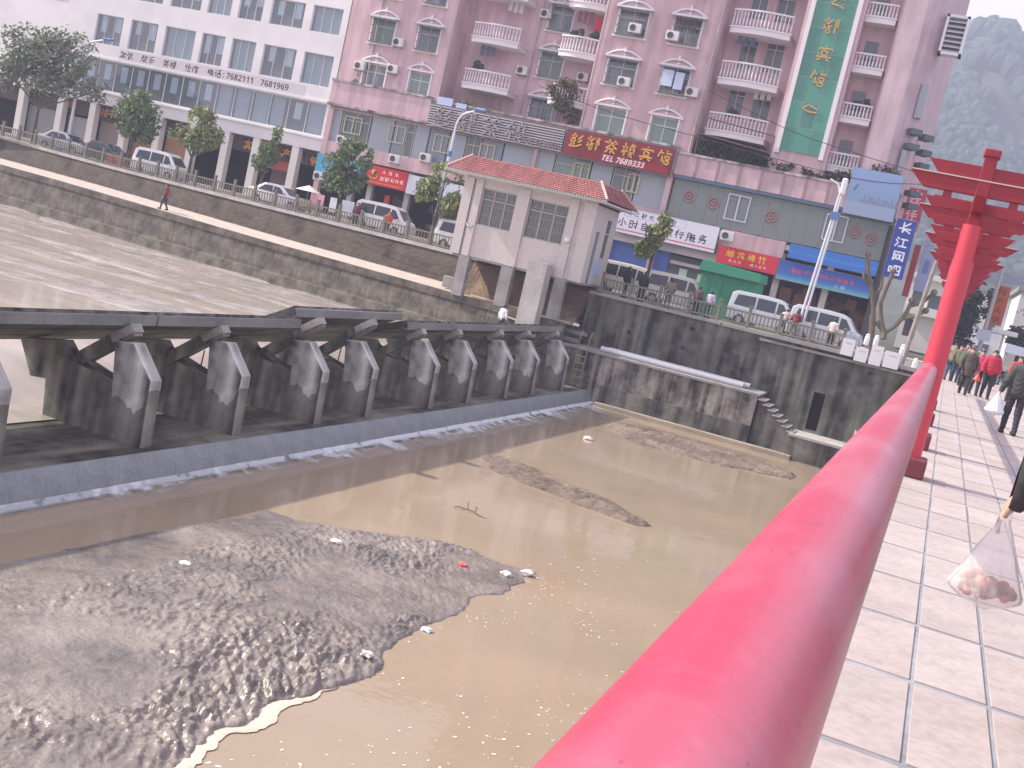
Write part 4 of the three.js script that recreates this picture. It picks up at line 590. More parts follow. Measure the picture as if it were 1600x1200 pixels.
  part('shop_goods', Array.from({ length: 40 }, () => { const w = 0.3 + 0.5 * r(); return bx(w, 0.3 + 0.6 * r(), 0.4, FX(-42 + 10 * r()), 0.2 + 2.2 * r(), -78.6 + 2 * r()); }), M(0.13, 0.11, 0.10, 0.8), t, { stuff: true });
  part('door_couplet', [bb(FX(-37.6), FX(-37.2), 0.8, 2.6, PZ - 0.8, PZ - 0.74)], M(0.5, 0.06, 0.05, 0.7), t);
  // green tiled strip with gold characters
  const gx0 = FX(-12.1), gx1 = FX(-9.7), tile = [M(0.06, 0.24, 0.17, 0.3), M(0.07, 0.28, 0.20, 0.3), M(0.055, 0.21, 0.16, 0.3)], st = part('green_strip', bb(gx0, gx1, FY(10.4), 32.5, -75.06, -74.95), M(0.35, 0.46, 0.42, 0.6), t);
  for (let j = 0; j < 14; j++) for (let i = 0; i < 3; i++) { const w = (gx1 - gx0) / 3, y = FY(10.4) + j * 1.56; part('tile', bb(gx0 + i * w + 0.025, gx0 + (i + 1) * w - 0.025, y + 0.025, y + 1.535, -74.95, -74.925), tile[Math.floor(r() * 3)], st); }
  part('strip_trim', [bb(gx0 - 0.28, gx0, FY(10.2), 32.6, -75.05, -74.85), bb(gx1, gx1 + 0.28, FY(10.2), 32.6, -75.05, -74.85)], trimWhite, st);
  [['→', 13.0], ['馆', 14.85], ['宾', 16.35], ['都', 17.95], ['云', 19.45], ['彭', 21.1]].forEach(([ch, y]) => { // raised gold characters
    const s = 1.05, q = []; for (const l of GLYPH[ch].split(' ')) { const p = l.split('-').map((c) => [(+c[0] + 0.5) / 10 - 0.5, 0.5 - (+c[1] + 0.5) / 10]); for (let i = 1; i < p.length; i++) q.push(beam(0.05, 0.085, [(gx0 + gx1) / 2 + p[i - 1][0] * s, FY(y) + p[i - 1][1] * s, -74.87], [(gx0 + gx1) / 2 + p[i][0] * s + 0.001, FY(y) + p[i][1] * s, -74.87])); }
    part('gold_character', q, M(0.60, 0.38, 0.13, 0.45), st);
  });
  for (const [x, z, y1] of [[-37.0, -74.9, 20], [-26.15, -74.9, 32], [-18.45, -74.9, 32], [-42.9, -74.9, 20], [-13.2, -77.0, 32], [-31.6, -77.05, 20]]) part('drain_pipe', [cyl(0.06, 0.06, [x, 8.2, z], [x, y1, z], 8)], M(0.50, 0.42, 0.43, 0.7), t);
  for (let i = 0; i < 5; i++) { const x = [-35, -33.6, -28.4, -17.2, -15.3][i], y = [14.0, 17.3, 17.3, 17.5, 14.3][i]; part('laundry', [0, 1, 2].map((k) => bx(0.3, 0.6 + 0.3 * r(), 0.04, x + k * 0.42, y, -76.2)), [M(0.12, 0.14, 0.22, 0.9), M(0.55, 0.5, 0.5, 0.9), M(0.25, 0.1, 0.12, 0.9)][i % 3], t); }
  // things on the corner
  for (const [x, y, z] of [[-5.4, 13.5, -75.85], [-5.35, 12.6, -75.85], [-4.75, 13.6, -78], [-4.7, 12.8, -79], [-4.7, 12.1, -80], [-4.72, 10.1, -78.5], [-4.7, 9.4, -79.5]]) part('side_awning', [bx(0.7, 0.35, 0.9, x + 0.25, y, z, 0.6)], M(0.10, 0.13, 0.15, 0.7), t);
  part('security_cage', [bb(-5.5, -5.2, 11.0, 12.3, -75.9, -75.5), bb(-5.4, -5.0, 14.4, 16.5, -76.4, -75.9)], M(0.34, 0.36, 0.40, 0.6), t);
}
// ---------------------------------------------------------------- signs
function signboard(name, label, x0, x1, y0, y1, z, px, draw, o = {}) {
  const t = thing(name, label, 'sign'), w = x1 - x0, h = y1 - y0;
  part('sign_box', bb(x0, x1, y0, y1, z - 0.25, z), o.box || grey, t);
  part('sign_face', face(w - 0.04, h - 0.04, (x0 + x1) / 2, (y0 + y1) / 2, z + 0.006), M(o.k || 0.9, o.k || 0.9, o.k || 0.9, 0.5, { map: print(px, Math.round(px * h / w), draw) }), t, keep);
  return t;
}
{
  const Z = -74.3;
  const rs = signboard('hotel_sign', 'red signboard with gold characters and white telephone number', FX(-25.35), FX(-18.1), FY(7.5), FY(9.2), Z, 1024, (g, w, h) => { g.fillStyle = '#8e1a22'; g.fillRect(0, 0, w, h); for (let y = 0; y < h; y += 14) { g.fillStyle = 'rgba(40,0,0,.35)'; g.fillRect(0, y, w, 3); } g.strokeStyle = '#5a1016'; g.lineWidth = 8; g.strokeRect(4, 4, w - 8, h - 8); });
  part('sign_face', [face(FX(-18.3) - FX(-22.8), 0.55, (FX(-18.3) + FX(-22.8)) / 2, FY(7.83), Z + 0.03)], M(0.95, 0.95, 0.95, 0.5, { map: print(640, 74, (g, w, h) => { g.fillStyle = '#8e1a22'; g.fillRect(0, 0, w, h); g.fillStyle = '#f1e6e6'; g.font = 'italic bold 70px sans-serif'; g.fillText('TEL 7689333', 10, 62, w - 20); }) }), rs, keep);
  [...'彭都茶楼宾馆'].forEach((ch, i) => { const s = 0.98, cx = FX(-24.6) + i * 1.24, cy = FY(8.58), q = []; for (const l of GLYPH[ch].split(' ')) { const p = l.split('-').map((c) => [(+c[0] + 0.5) / 10 - 0.5, 0.5 - (+c[1] + 0.5) / 10]); for (let k = 1; k < p.length; k++) q.push(beam(0.06, 0.1, [cx + p[k - 1][0] * s, cy + p[k - 1][1] * s, Z + 0.06], [cx + p[k][0] * s + 0.001, cy + p[k][1] * s, Z + 0.06])); } part('gold_character', q, M(0.72, 0.38, 0.07, 0.5), rs); });
  const sl = thing('slat_sign', 'grey slatted sign board with large outline characters, left of the red sign', 'sign');
  part('backing', bb(FX(-35.2), FX(-25.5), FY(7.6), FY(9.15), Z - 0.3, Z - 0.16), M(0.14, 0.12, 0.13, 0.8), sl);
  for (let i = 0; i < 9; i++) part('slat', bb(FX(-35.2), FX(-25.5), FY(7.66) + i * 0.175, FY(7.66) + i * 0.175 + 0.07, Z - 0.16, Z - 0.08), M(0.52, 0.50, 0.50, 0.6), sl);
  [...'彭都茶楼'].forEach((ch, i) => { const s = 1.5, cx = FX(-34.2) + i * 1.9, cy = FY(8.4), q = []; for (const l of GLYPH[ch].split(' ')) { const p = l.split('-').map((c) => [(+c[0] + 0.5) / 10 - 0.5, 0.5 - (+c[1] + 0.5) / 10]); for (let k = 1; k < p.length; k++) q.push(beam(0.08, 0.13, [cx + p[k - 1][0] * s, cy + p[k - 1][1] * s, Z - 0.03], [cx + p[k][0] * s + 0.001, cy + p[k][1] * s, Z - 0.03])); } part('character', q, M(0.33, 0.29, 0.31, 0.7), sl); });
  [...'都宾馆茶楼'].forEach((ch, i) => { const s = 0.5, cx = FX(-28.3) + i * 0.62, cy = FY(7.95), q = []; for (const l of GLYPH[ch].split(' ')) { const p = l.split('-').map((c) => [(+c[0] + 0.5) / 10 - 0.5, 0.5 - (+c[1] + 0.5) / 10]); for (let k = 1; k < p.length; k++) q.push(beam(0.05, 0.06, [cx + p[k - 1][0] * s, cy + p[k - 1][1] * s, Z - 0.05], [cx + p[k][0] * s + 0.001, cy + p[k][1] * s, Z - 0.05])); } part('small_character', q, M(0.30, 0.22, 0.27, 0.7), sl); });
  signboard('shop_sign', 'light blue shop sign at the left end of the pink building', FX(-42.9), FX(-39.0), FY(3.05), FY(4.35), Z - 0.1, 384, (g, w, h) => { g.fillStyle = '#4fa6c4'; g.fillRect(0, 0, w, h); g.strokeStyle = '#2c5a86'; g.lineWidth = 12; g.beginPath(); g.arc(w * 0.2, h * 0.45, h * 0.24, 0, 7); g.stroke(); letters(g, '都云', w * 0.42, h * 0.2, 46, 16, 6, '#dcebf2'); });
  signboard('shop_sign', 'red shop sign with yellow emblem and white lettering behind the street trees', FX(-38.9), FX(-35.75), FY(3.05), FY(4.3), Z - 0.1, 512, (g, w, h) => { g.fillStyle = '#d8232f'; g.fillRect(0, 0, w, h); g.fillStyle = '#e8c23a'; g.beginPath(); g.arc(w * 0.17, h * 0.32, h * 0.14, 0, 7); g.fill(); g.lineWidth = 10; g.strokeStyle = '#e8c23a'; g.beginPath(); g.arc(w * 0.17, h * 0.42, h * 0.28, 0.3, 2.6); g.stroke(); letters(g, '火花尔', w * 0.38, h * 0.12, 44, 38, 5, '#fff'); letters(g, '彭都长行务', w * 0.36, h * 0.46, 52, 10, 6, '#ffe9d8'); g.fillStyle = '#e8c23a'; g.fillRect(w * 0.1, h * 0.86, w * 0.8, 6); }, { box: M(0.5, 0.08, 0.08, 0.6) });
  signboard('shop_sign', 'white shop sign with two large dark characters beside the red one', FX(-35.7), FX(-30.4), FY(2.95), FY(4.25), Z - 0.1, 512, (g, w, h) => { g.fillStyle = '#d9dfe8'; g.fillRect(0, 0, w, h); letters(g, '戴尔', w * 0.12, h * 0.14, 76, 10, 10, '#2c3550'); g.fillStyle = '#4a5570'; for (let i = 0; i < 9; i++) g.fillRect(w * 0.1 + i * 22, h * 0.82, 13, 8); });
  signboard('bank_sign', 'long white bank signboard with dark characters and red stripe', FX(-21.6), FX(-14.3), FY(3.5), FY(5.1), Z, 1024, (g, w, h) => { g.fillStyle = '#e4e2ee'; g.fillRect(0, 0, w, h); g.fillStyle = '#c8565e'; g.fillRect(0, h * 0.86, w, 10); g.fillStyle = '#3a3d55'; g.font = 'bold 92px sans-serif'; g.fillText('24', 6, h * 0.76); letters(g, '小时自助银行服务', 118, h * 0.40, 88, 18, 9, '#33374f'); letters(g, '长江都云行银行', 190, h * 0.08, 46, 22, 6, '#4b4f68'); g.strokeStyle = '#9c9fb4'; g.lineWidth = 3; g.strokeRect(170, h * 0.05, 560, 62); });
  signboard('shop_sign', 'red shop sign with yellow characters over the green stall', FX(-14.1), FX(-10.35), FY(3.02), FY(4.08), Z, 640, (g, w, h) => { g.fillStyle = '#d3263a'; g.fillRect(0, 0, w, h); letters(g, '烟花爆竹', w * 0.14, h * 0.12, 82, 32, 10, '#ecc233'); letters(g, '长火花', w * 0.2, h * 0.66, 36, 14, 4, '#f3d8cf'); letters(g, '烟火自行', w * 0.56, h * 0.66, 36, 10, 4, '#f3d8cf'); }, { box: M(0.5, 0.06, 0.08, 0.6) });
  signboard('shop_canopy', 'bright blue canopy panel over the blue shop sign at the corner', FX(-9.9), FX(-4.75), FY(4.2), FY(5.05), Z + 0.35, 256, (g, w, h) => { g.fillStyle = '#2f74c8'; g.fillRect(0, 0, w, h); g.fillStyle = '#4a8ad4'; g.fillRect(0, h * 0.5, w, h * 0.1); }, { box: M(0.1, 0.25, 0.55, 0.5) });
  signboard('shop_sign', 'blue shop sign with small red lettering under the bright canopy', FX(-10.3), FX(-4.8), FY(2.85), FY(4.0), Z + 0.2, 768, (g, w, h) => { const q = g.createLinearGradient(0, 0, 0, h); q.addColorStop(0, '#2a4fa6'); q.addColorStop(0.7, '#3d6fb8'); q.addColorStop(1, '#6fb0b4'); g.fillStyle = q; g.fillRect(0, 0, w, h); letters(g, '彭都长江网吧小时服务', w * 0.14, h * 0.28, 42, 12, 6, '#d2495c'); letters(g, '火锅', w * 0.62, h * 0.64, 40, 10, 4, '#7fd0c0'); });
  signboard('billboard', 'pale blue billboard on the corner above the glass hall', FX(-7.5), FX(-4.6), FY(7.4), FY(10.1), Z + 0.3, 384, (g, w, h) => { const q = g.createLinearGradient(0, 0, 0, h); q.addColorStop(0, '#8aa6d2'); q.addColorStop(1, '#7f93b4'); g.fillStyle = q; g.fillRect(0, 0, w, h); const r = rng(9); g.fillStyle = '#71809c'; for (let i = 0; i < 16; i++) { const x = w * (0.3 + 0.045 * i), hh = 20 + 50 * r(); g.fillRect(x, h * 0.72 - hh, 10, hh); } g.fillStyle = '#93a4bf'; g.fillRect(0, h * 0.72, w, h * 0.28); g.fillStyle = '#5f7a8c'; g.beginPath(); g.ellipse(w * 0.14, h * 0.42, 10, 34, 0.4, 0, 7); g.fill(); });
  signboard('vertical_sign', 'vertical blue sign with four white characters at the building corner', FX(-4.38), FX(-3.25), FY(4.3), FY(7.72), Z + 0.4, 192, (g, w, h) => { g.fillStyle = '#223f96'; g.fillRect(0, 0, w, h); [...'长江网吧'].forEach((ch, i) => { g.strokeStyle = '#e6e8f4'; glyph(g, ch, w * 0.18, h * (0.04 + 0.24 * i), w * 0.62, 15); }); });
  signboard('vertical_sign', 'vertical pink sign with white characters behind the red bridge post', -5.0, -3.7, 8.1, 10.9, -82, 160, (g, w, h) => { g.fillStyle = '#c8485e'; g.fillRect(0, 0, w, h); [...'宾馆住宿'].forEach((ch, i) => { g.strokeStyle = '#eecfd6'; glyph(g, ch, w * 0.2, h * (0.03 + 0.24 * i), w * 0.6, 12); }); });
  signboard('vertical_sign', 'narrow red vertical sign right of the blue one', -3.35, -2.95, 3.6, 6.9, -76.5, 64, (g, w, h) => { g.fillStyle = '#a32438'; g.fillRect(0, 0, w, h); });
  signboard('vertical_sign', 'pale lavender vertical banner seen left of the red bridge post', -2.9, -2.1, 4.2, 7.2, -80, 128, (g, w, h) => { g.fillStyle = '#a9b2d8'; g.fillRect(0, 0, w, h); g.fillStyle = '#7d8cc4'; g.fillRect(w * 0.3, h * 0.3, w * 0.45, h * 0.3); });
  signboard('vertical_sign', 'orange vertical banner with dark characters beyond the bridge crowd', 2.15, 3.15, 3.3, 6.1, -88, 128, (g, w, h) => { g.fillStyle = '#c05a2c'; g.fillRect(0, 0, w, h); [...'特产火锅'].forEach((ch, i) => { g.strokeStyle = '#7c3420'; glyph(g, ch, w * 0.2, h * (0.04 + 0.24 * i), w * 0.58, 9); }); });
}
{ // louvred box sticking out of the corner high up
  const t = thing('louvred_box', 'white framed louvred box sticking out high on the pink corner', 'vent');
  part('frame', [bb(-5.0, -3.65, 18.4, 18.55, -76.6, -75.8), bb(-5.0, -3.65, 20.65, 20.8, -76.6, -75.8), bb(-5.0, -4.85, 18.4, 20.8, -76.6, -75.8), bb(-3.8, -3.65, 18.4, 20.8, -76.6, -75.8)], M(0.7, 0.7, 0.74, 0.5), t);
  for (let i = 0; i < 7; i++) part('louvre', bx(1.1, 0.04, 0.5, -4.33, 18.7 + i * 0.3, -76.1, 0, 0, 0.5), M(0.62, 0.63, 0.66, 0.5), t);
  part('back', bb(-4.9, -3.75, 18.5, 20.7, -76.55, -76.5), M(0.3, 0.31, 0.33, 0.7), t);
}
// ---------------------------------------------------------------- air conditioners on the facades
{
  const spots = [[-40.9, 13.3, -74.75, 'beside a pink bay window on the left, upper floor'], [-40.9, 11.4, -74.75, 'between the two lowest bay windows on the left'], [-43.6, 11.2, -74.8, 'near the white building, beside the leftmost lowest window'], [-19.15, 13.4, -74.75, 'right of the window with blue laundry'], [-23.8, 16.75, -74.4, 'inside the upper left cage of the middle bay'], [-21.2, 16.65, -74.4, 'below the right upper window of the middle bay'], [-23.7, 13.25, -74.4, 'in the lower left cage of the middle bay'], [-39.05, 5.2, -74.4, 'above the red shop sign, left one'], [-36.8, 5.75, -74.6, 'above the white shop sign'], [-14.5, 4.85, -74.2, 'on top of the sign wall between bank and red shop'], [-43.6, 5.75, -74.5, 'at the second floor left end by the tree'], [-44.7, 2.85, -74.2, 'on the pillar between white and pink buildings'], [-32.0, 13.2, -76.9, 'in the recess left of the middle window, higher'], [-27.5, 13.5, -77.0, 'on the recessed wall under the middle balcony'], [-31.2, 17.3, -77.0, 'high in the recess by the dark balcony']];
  let first;
  spots.forEach(([x, y, z, w]) => {
    const label = `white air conditioner unit ${w}`;
    if (first) return copyOf(first, label, [x, y, z]);
    const t = first = thing('air_conditioner', label, 'air conditioner', [x, y, z], 0, 'air conditioners on the pink building');
    part('casing', [rb(0.85, 0.6, 0.34, 0.03, 0, 0, 0)], M(0.66, 0.64, 0.63, 0.5), t);
    part('fan', [(() => { const g = new THREE.CylinderGeometry(0.22, 0.22, 0.02, 20); g.rotateX(Math.PI / 2); g.translate(-0.12, 0, 0.175); return g; })()], dark, t); part('fan_grille', [0.08, 0.15, 0.21].map((q) => { const g = new THREE.TorusGeometry(q, 0.008, 4, 20); g.translate(-0.12, 0, 0.19); return g; }), grey, t, { stuff: true });
    part('bracket', [bx(0.05, 0.05, 0.5, -0.3, -0.33, -0.05), bx(0.05, 0.05, 0.5, 0.3, -0.33, -0.05)], grey, t, { stuff: true });
  });
}

// ---------------------------------------------------------------- fence along the street
function fence(label, x0, x1, step, zf, skip) {
  const t = thing('street_fence', label, 'fence'), m = M(0.30, 0.28, 0.22, 0.9, { map: T.concrete }), bal = [], rails = [], n = Math.round((x1 - x0) / step);
  for (let i = 0; i <= n; i++) {
    const x = lerp(x0, x1, i / n), y = streetY(x), z = zf(x);
    part('post', [rb(0.17, 1.12, 0.17, 0.015, x, y + 0.56, z), rb(0.21, 0.08, 0.21, 0.02, x, y + 1.14, z)], m, t);
    if (i === n) break;
    const xn = lerp(x0, x1, (i + 1) / n), yn = streetY(xn), zn = zf(xn);
    rails.push(beam(0.09, 0.09, [x, y + 0.80, z], [xn, yn + 0.80, zn]), beam(0.09, 0.09, [x, y + 0.16, z], [xn, yn + 0.16, zn]));
    for (let k = 1; k < 8; k++) { const q = k / 8; bal.push(bx(0.06, 0.64, 0.05, lerp(x, xn, q), lerp(y, yn, q) + 0.48, lerp(z, zn, q))); }
  }
  part('rail', rails, m, t, { stuff: true }); part('baluster', bal, m, t, { stuff: true });
  return t;
}
fence('weathered concrete baluster fence on the street edge, left of the pump house', -84, -27, 1.72, (x) => wallZ(x) - 0.12);
fence('weathered concrete baluster fence on the street edge, right of the pump house', -18.2, -4.9, 1.65, () => -61.75);
{ // four white notice boards hung on the fence
  const xs = [[-4.55, 0.10, 0.86, 0.62], [-3.82, -0.12, 0.72, 0.62], [-3.1, 0.02, 1.0, 0.6], [-2.32, -0.02, 0.84, 0.78]], words = ['leftmost', 'second from the left, hung lowest', 'third, tallest', 'rightmost, widest'];
  xs.forEach(([x, y, h, w], i) => { const t = thing('notice_board', `white notice board with faint red print, ${words[i]}`, 'board', [x, y, -61.22], 0, 'notice boards on the wall top'); part('board', bx(w, h, 0.04), M(0.72, 0.72, 0.76, 0.5), t); part('red_print', bx(w * 0.5, 0.06, 0.006, 0.02, h * 0.26, 0.024), M(0.72, 0.46, 0.46, 0.7), t); });
  for (const [i, [x, y, w]] of [[-3.75, 0.62, 'left'], [-3.3, 0.66, 'middle'], [-1.95, 0.5, 'right'], [-1.2, -0.02, 'beside the red bridge post']].entries()) { const t = thing('white_bundle', `small white bundle standing on the wall top, ${w}`, 'bundle', [x, y, -61.6], 0, 'white bundles on the wall top'); part('wrap', [rb(0.26, 0.5, 0.24, 0.09, 0, 0, 0), rb(0.2, 0.2, 0.2, 0.08, 0, 0.28, 0)], white, t); part('pole', cyl(0.03, 0.03, [0, -0.25, 0], [0, -0.65, 0]), grey, t); }
}
// ---------------------------------------------------------------- green market stall, street lamps, pole
{
  const y0 = -0.19, t = thing('market_stall', 'closed green tarpaulin market stall with pitched green roof', 'stall', [-11.9, y0, -65.6]);
  const g = M(0.03, 0.235, 0.12, 0.65, { bumpMap: rep(T.bump, 1.5), bumpScale: 0.02 });
  part('tarpaulin', [rb(3.25, 2.6, 2.2, 0.05, 0, 1.3, 0)], g, t);
  part('canopy', [(() => { const q = plate([[-1.72, 2.5], [1.72, 2.5], [1.66, 2.95], [-1.62, 3.1]], 2.6, 0.02); q.translate(0, 0, -1.2); return q; })()], M(0.03, 0.26, 0.15, 0.55), t);
  part('fold', [-1.1, -0.3, 0.6, 1.2].map((x) => bx(0.06, 2.15, 0.04, x, 1.1, 1.1)), M(0.025, 0.19, 0.10, 0.7), t, { stuff: true });
}
function streetLamp(label, [x, y, z], h, arm, bend, turn) {
  const t = thing('street_lamp', label, 'street lamp', [x, y, z], turn), m = M(0.62, 0.64, 0.70, 0.4), b = M(0.08, 0.16, 0.42, 0.5);
  part('pole', cyl(0.13, 0.09, [0, 0, 0], [0, h * 0.86, 0], 14), m, t); part('sleeve', cyl(0.135, 0.13, [0, h * 0.68, 0], [0, h * 0.72, 0], 14), b, t);
  part('arm', tube([[0, h * 0.86, 0], [0.05, h * 0.94, 0], [0.3, h * 1.0, 0], [arm, h * 1.04 + bend, 0]], 0.07), m, t);
  part('lamp_head', [rb(0.85, 0.16, 0.3, 0.06, arm + 0.3, h * 1.05 + bend, 0)], b, t); part('base', [rb(0.36, 0.3, 0.36, 0.04, 0, 0.15, 0)], grey, t);
}
streetLamp('silver street lamp with blue sleeve behind the pump house roof', [-31.6, 0.04, -67.3], 8.4, 1.1, 0.05, 0);
streetLamp('silver street lamp beside the big tree at the left', [-63.3, 0.3, -69.2], 8.2, 1.7, 0.15, 0);
{
  const t = thing('street_lamp', 'tall twin-tube silver street lamp in front of the glass hall', 'street lamp', [-7.35, -0.2, -62.6]), m = M(0.66, 0.68, 0.74, 0.35);
  part('pole', [cyl(0.07, 0.06, [-0.09, 0, 0], [0.32, 8.0, 0], 12)], m, t); part('pole', [cyl(0.07, 0.06, [0.13, 0, 0], [0.42, 8.0, 0], 12)], m, t);
  part('sleeve', [bx(0.46, 0.42, 0.2, 0.36, 6.75, 0)], M(0.10, 0.18, 0.42, 0.5), t); part('lamp_head', [rb(0.3, 0.9, 0.3, 0.1, 0.42, 8.3, 0)], M(0.72, 0.73, 0.76, 0.4), t); part('arm', tube([[0.32, 7.9, 0], [0.1, 8.35, 0], [-0.35, 8.55, 0]], 0.05), m, t); part('base', [rb(0.5, 0.3, 0.4, 0.04, 0, 0.15, 0)], grey, t);
}
{
  const t = thing('timber_pole', 'pale slanting timber utility pole between bare tree and red post', 'pole', [-1.75, -0.2, -62.8]); part('shaft', cyl(0.14, 0.09, [-0.12, 0, 0], [0.32, 7.2, 0], 12), M(0.50, 0.44, 0.38, 0.85, { map: T.bark }), t); part('band', cyl(0.13, 0.13, [0.27, 6.4, 0], [0.275, 6.5, 0], 12), grey, t);
}
// ---------------------------------------------------------------- trees
const leafM = (r, g, b) => M(r, g, b, 0.75, { vertexColors: true, transmission: 0.25, thickness: 0 });
function leaves(lobes, n, size, seed, tint) { // leaf sprays scattered through the crown's lobes; colour varies from spray to spray
  const r = rng(seed), P = [], Nn = [], Cc = [], col = new THREE.Color();
  const tot = lobes.reduce((s, l) => s + l[3] * l[4] * l[5], 0);
  for (const [cx, cy, cz, rx, ry, rz] of lobes) {
    const k = Math.round(1.45 * n * rx * ry * rz / tot);
    for (let i = 0; i < k; i++) {
      const u = V3(r() * 2 - 1, r() * 2 - 1, r() * 2 - 1).normalize(), d = Math.pow(r(), 0.42) * (0.86 + 0.28 * r()), c = V3(cx + u.x * rx * d, cy + u.y * ry * d, cz + u.z * rz * d);
      if (fbm(c.x * 1.3 + 20, c.y * 1.3 + c.z * 0.9, seed, 3) < 0.38 + 0.12 * d) continue;
      const a = V3(r() - 0.5, r() - 0.5, r() - 0.5).normalize(), b = a.clone().cross(V3(r() - 0.5, r() - 0.5, r() - 0.5)).normalize(), s = size * (0.6 + 1.1 * r()), nn = a.clone().cross(b).normalize();
      const q = 0.55 + 0.75 * r(), y = r() < 0.14 ? 1.35 : 1; col.setRGB(tint[0] * q * y, tint[1] * q, tint[2] * q);
      for (const [p, t] of [[-1, 0], [0, -0.42], [1, 0], [-1, 0], [1, 0], [0, 0.42]]) { P.push(c.x + a.x * p * s + b.x * t * s, c.y + a.y * p * s + b.y * t * s, c.z + a.z * p * s + b.z * t * s); Nn.push(nn.x, nn.y, nn.z); Cc.push(col.r, col.g, col.b); }
    }
  }
  const g = new THREE.BufferGeometry(); g.setAttribute('position', new THREE.Float32BufferAttribute(P, 3)); g.setAttribute('normal', new THREE.Float32BufferAttribute(Nn, 3)); g.setAttribute('uv', new THREE.Float32BufferAttribute(new Float32Array(P.length / 3 * 2), 2)); g.setAttribute('color', new THREE.Float32BufferAttribute(Cc, 3)); return g;
}
const barkM = M(0.17, 0.14, 0.11, 0.95, { map: T.bark }), leafMat = leafM(1, 1, 1);
function tree(label, [x, y, z], h, trunkH, lobes, n, size, seed, tint, group) {
  const t = thing('street_tree', label, 'tree', [x, y, z], 0, group), r = rng(seed);
  const limbs = [cyl(0.14, 0.09, [0, 0, 0], [0.04, trunkH, 0], 9)];
  for (const [cx, cy, cz, rx, ry] of lobes) limbs.push(cyl(0.075, 0.025, [0.04, trunkH - 0.15, 0], [cx, cy, cz], 6), cyl(0.03, 0.01, [cx * 0.6, lerp(trunkH, cy, 0.6), cz * 0.6], [cx + rx * (r() - 0.5), cy + ry * 0.6, cz + 0.3], 5));
  part('trunk', limbs, barkM, t); part('crown', leaves(lobes, n, size, seed, tint), leafMat, t, keep); return t;
}
const G1 = [0.16, 0.24, 0.10], G2 = [0.25, 0.30, 0.11], G3 = [0.18, 0.22, 0.14];
tree('big loose grey-green tree at the left edge beside the street lamp', [-66.2, 0.25, -68.8], 9, 3.0, [[-1.6, 6.6, 0, 2.6, 2.2, 2.2], [1.4, 7.2, 0, 2.4, 1.9, 2.2], [3.2, 5.6, 0.3, 1.8, 1.6, 1.6], [0, 4.9, 0, 2.6, 1.3, 2.0], [5.2, 4.9, 0.2, 1.3, 0.9, 1.0], [-3.4, 5.0, 0, 1.8, 1.5, 1.6]], 7200, 0.15, 601, G3);
tree('bushy round street tree behind the parked minivan, second from the left', [-56.7, 0.16, -68.1], 5.6, 2.0, [[-0.5, 3.8, 0, 1.35, 1.5, 1.2], [0.8, 3.9, 0, 1.3, 1.3, 1.2], [-0.2, 5.0, 0, 1.2, 1.0, 1.1], [0.5, 2.9, 0, 1.3, 0.9, 1.1]], 3600, 0.16, 602, G1);
tree('yellowish street tree before the dark entrance of the white building', [-51.1, 0.12, -67.7], 5.4, 2.1, [[0.3, 4.6, 0, 1.0, 1.0, 1.0], [-1.1, 3.4, 0, 1.1, 0.8, 0.9], [1.2, 3.5, 0, 1.2, 0.9, 1.0], [0.2, 3.3, 0, 1.1, 1.0, 1.0]], 2500, 0.16, 603, G2);
tree('slender sparse street tree before the dark shop fascia', [-45.0, 0.08, -67.5], 5, 1.6, [[0.5, 4.6, 0, 0.4, 0.8, 0.4], [0.2, 3.4, 0, 0.75, 0.9, 0.7], [-0.3, 2.5, 0, 0.8, 0.7, 0.7]], 1100, 0.15, 604, G1);
tree('large street tree covering the light blue shop sign', [-38.8, 0.07, -67.6], 5.5, 1.6, [[0.4, 4.6, 0, 1.2, 1.1, 1.1], [-0.7, 3.4, 0, 1.2, 1.1, 1.1], [0.9, 3.5, 0, 1.2, 1.2, 1.1], [0, 2.5, 0, 1.5, 0.8, 1.2]], 4200, 0.16, 605, G1);
tree('street tree pressed against the left end of the pump house', [-31.5, 0.04, -66.9], 5.3, 1.6, [[0.2, 4.3, 0, 1.2, 1.0, 1.0], [-0.6, 3.2, 0, 1.0, 1.0, 1.0], [0.6, 2.8, 0, 1.2, 1.0, 1.0]], 2600, 0.16, 606, G2);
tree('conical street tree in front of the long white bank sign', [-16.75, -0.18, -65.3], 5, 2.1, [[0.3, 4.5, 0, 0.5, 0.85, 0.5], [0.1, 3.7, 0, 0.95, 0.8, 0.9], [-0.1, 2.95, 0, 1.15, 0.7, 1.0]], 1900, 0.15, 607, G2);
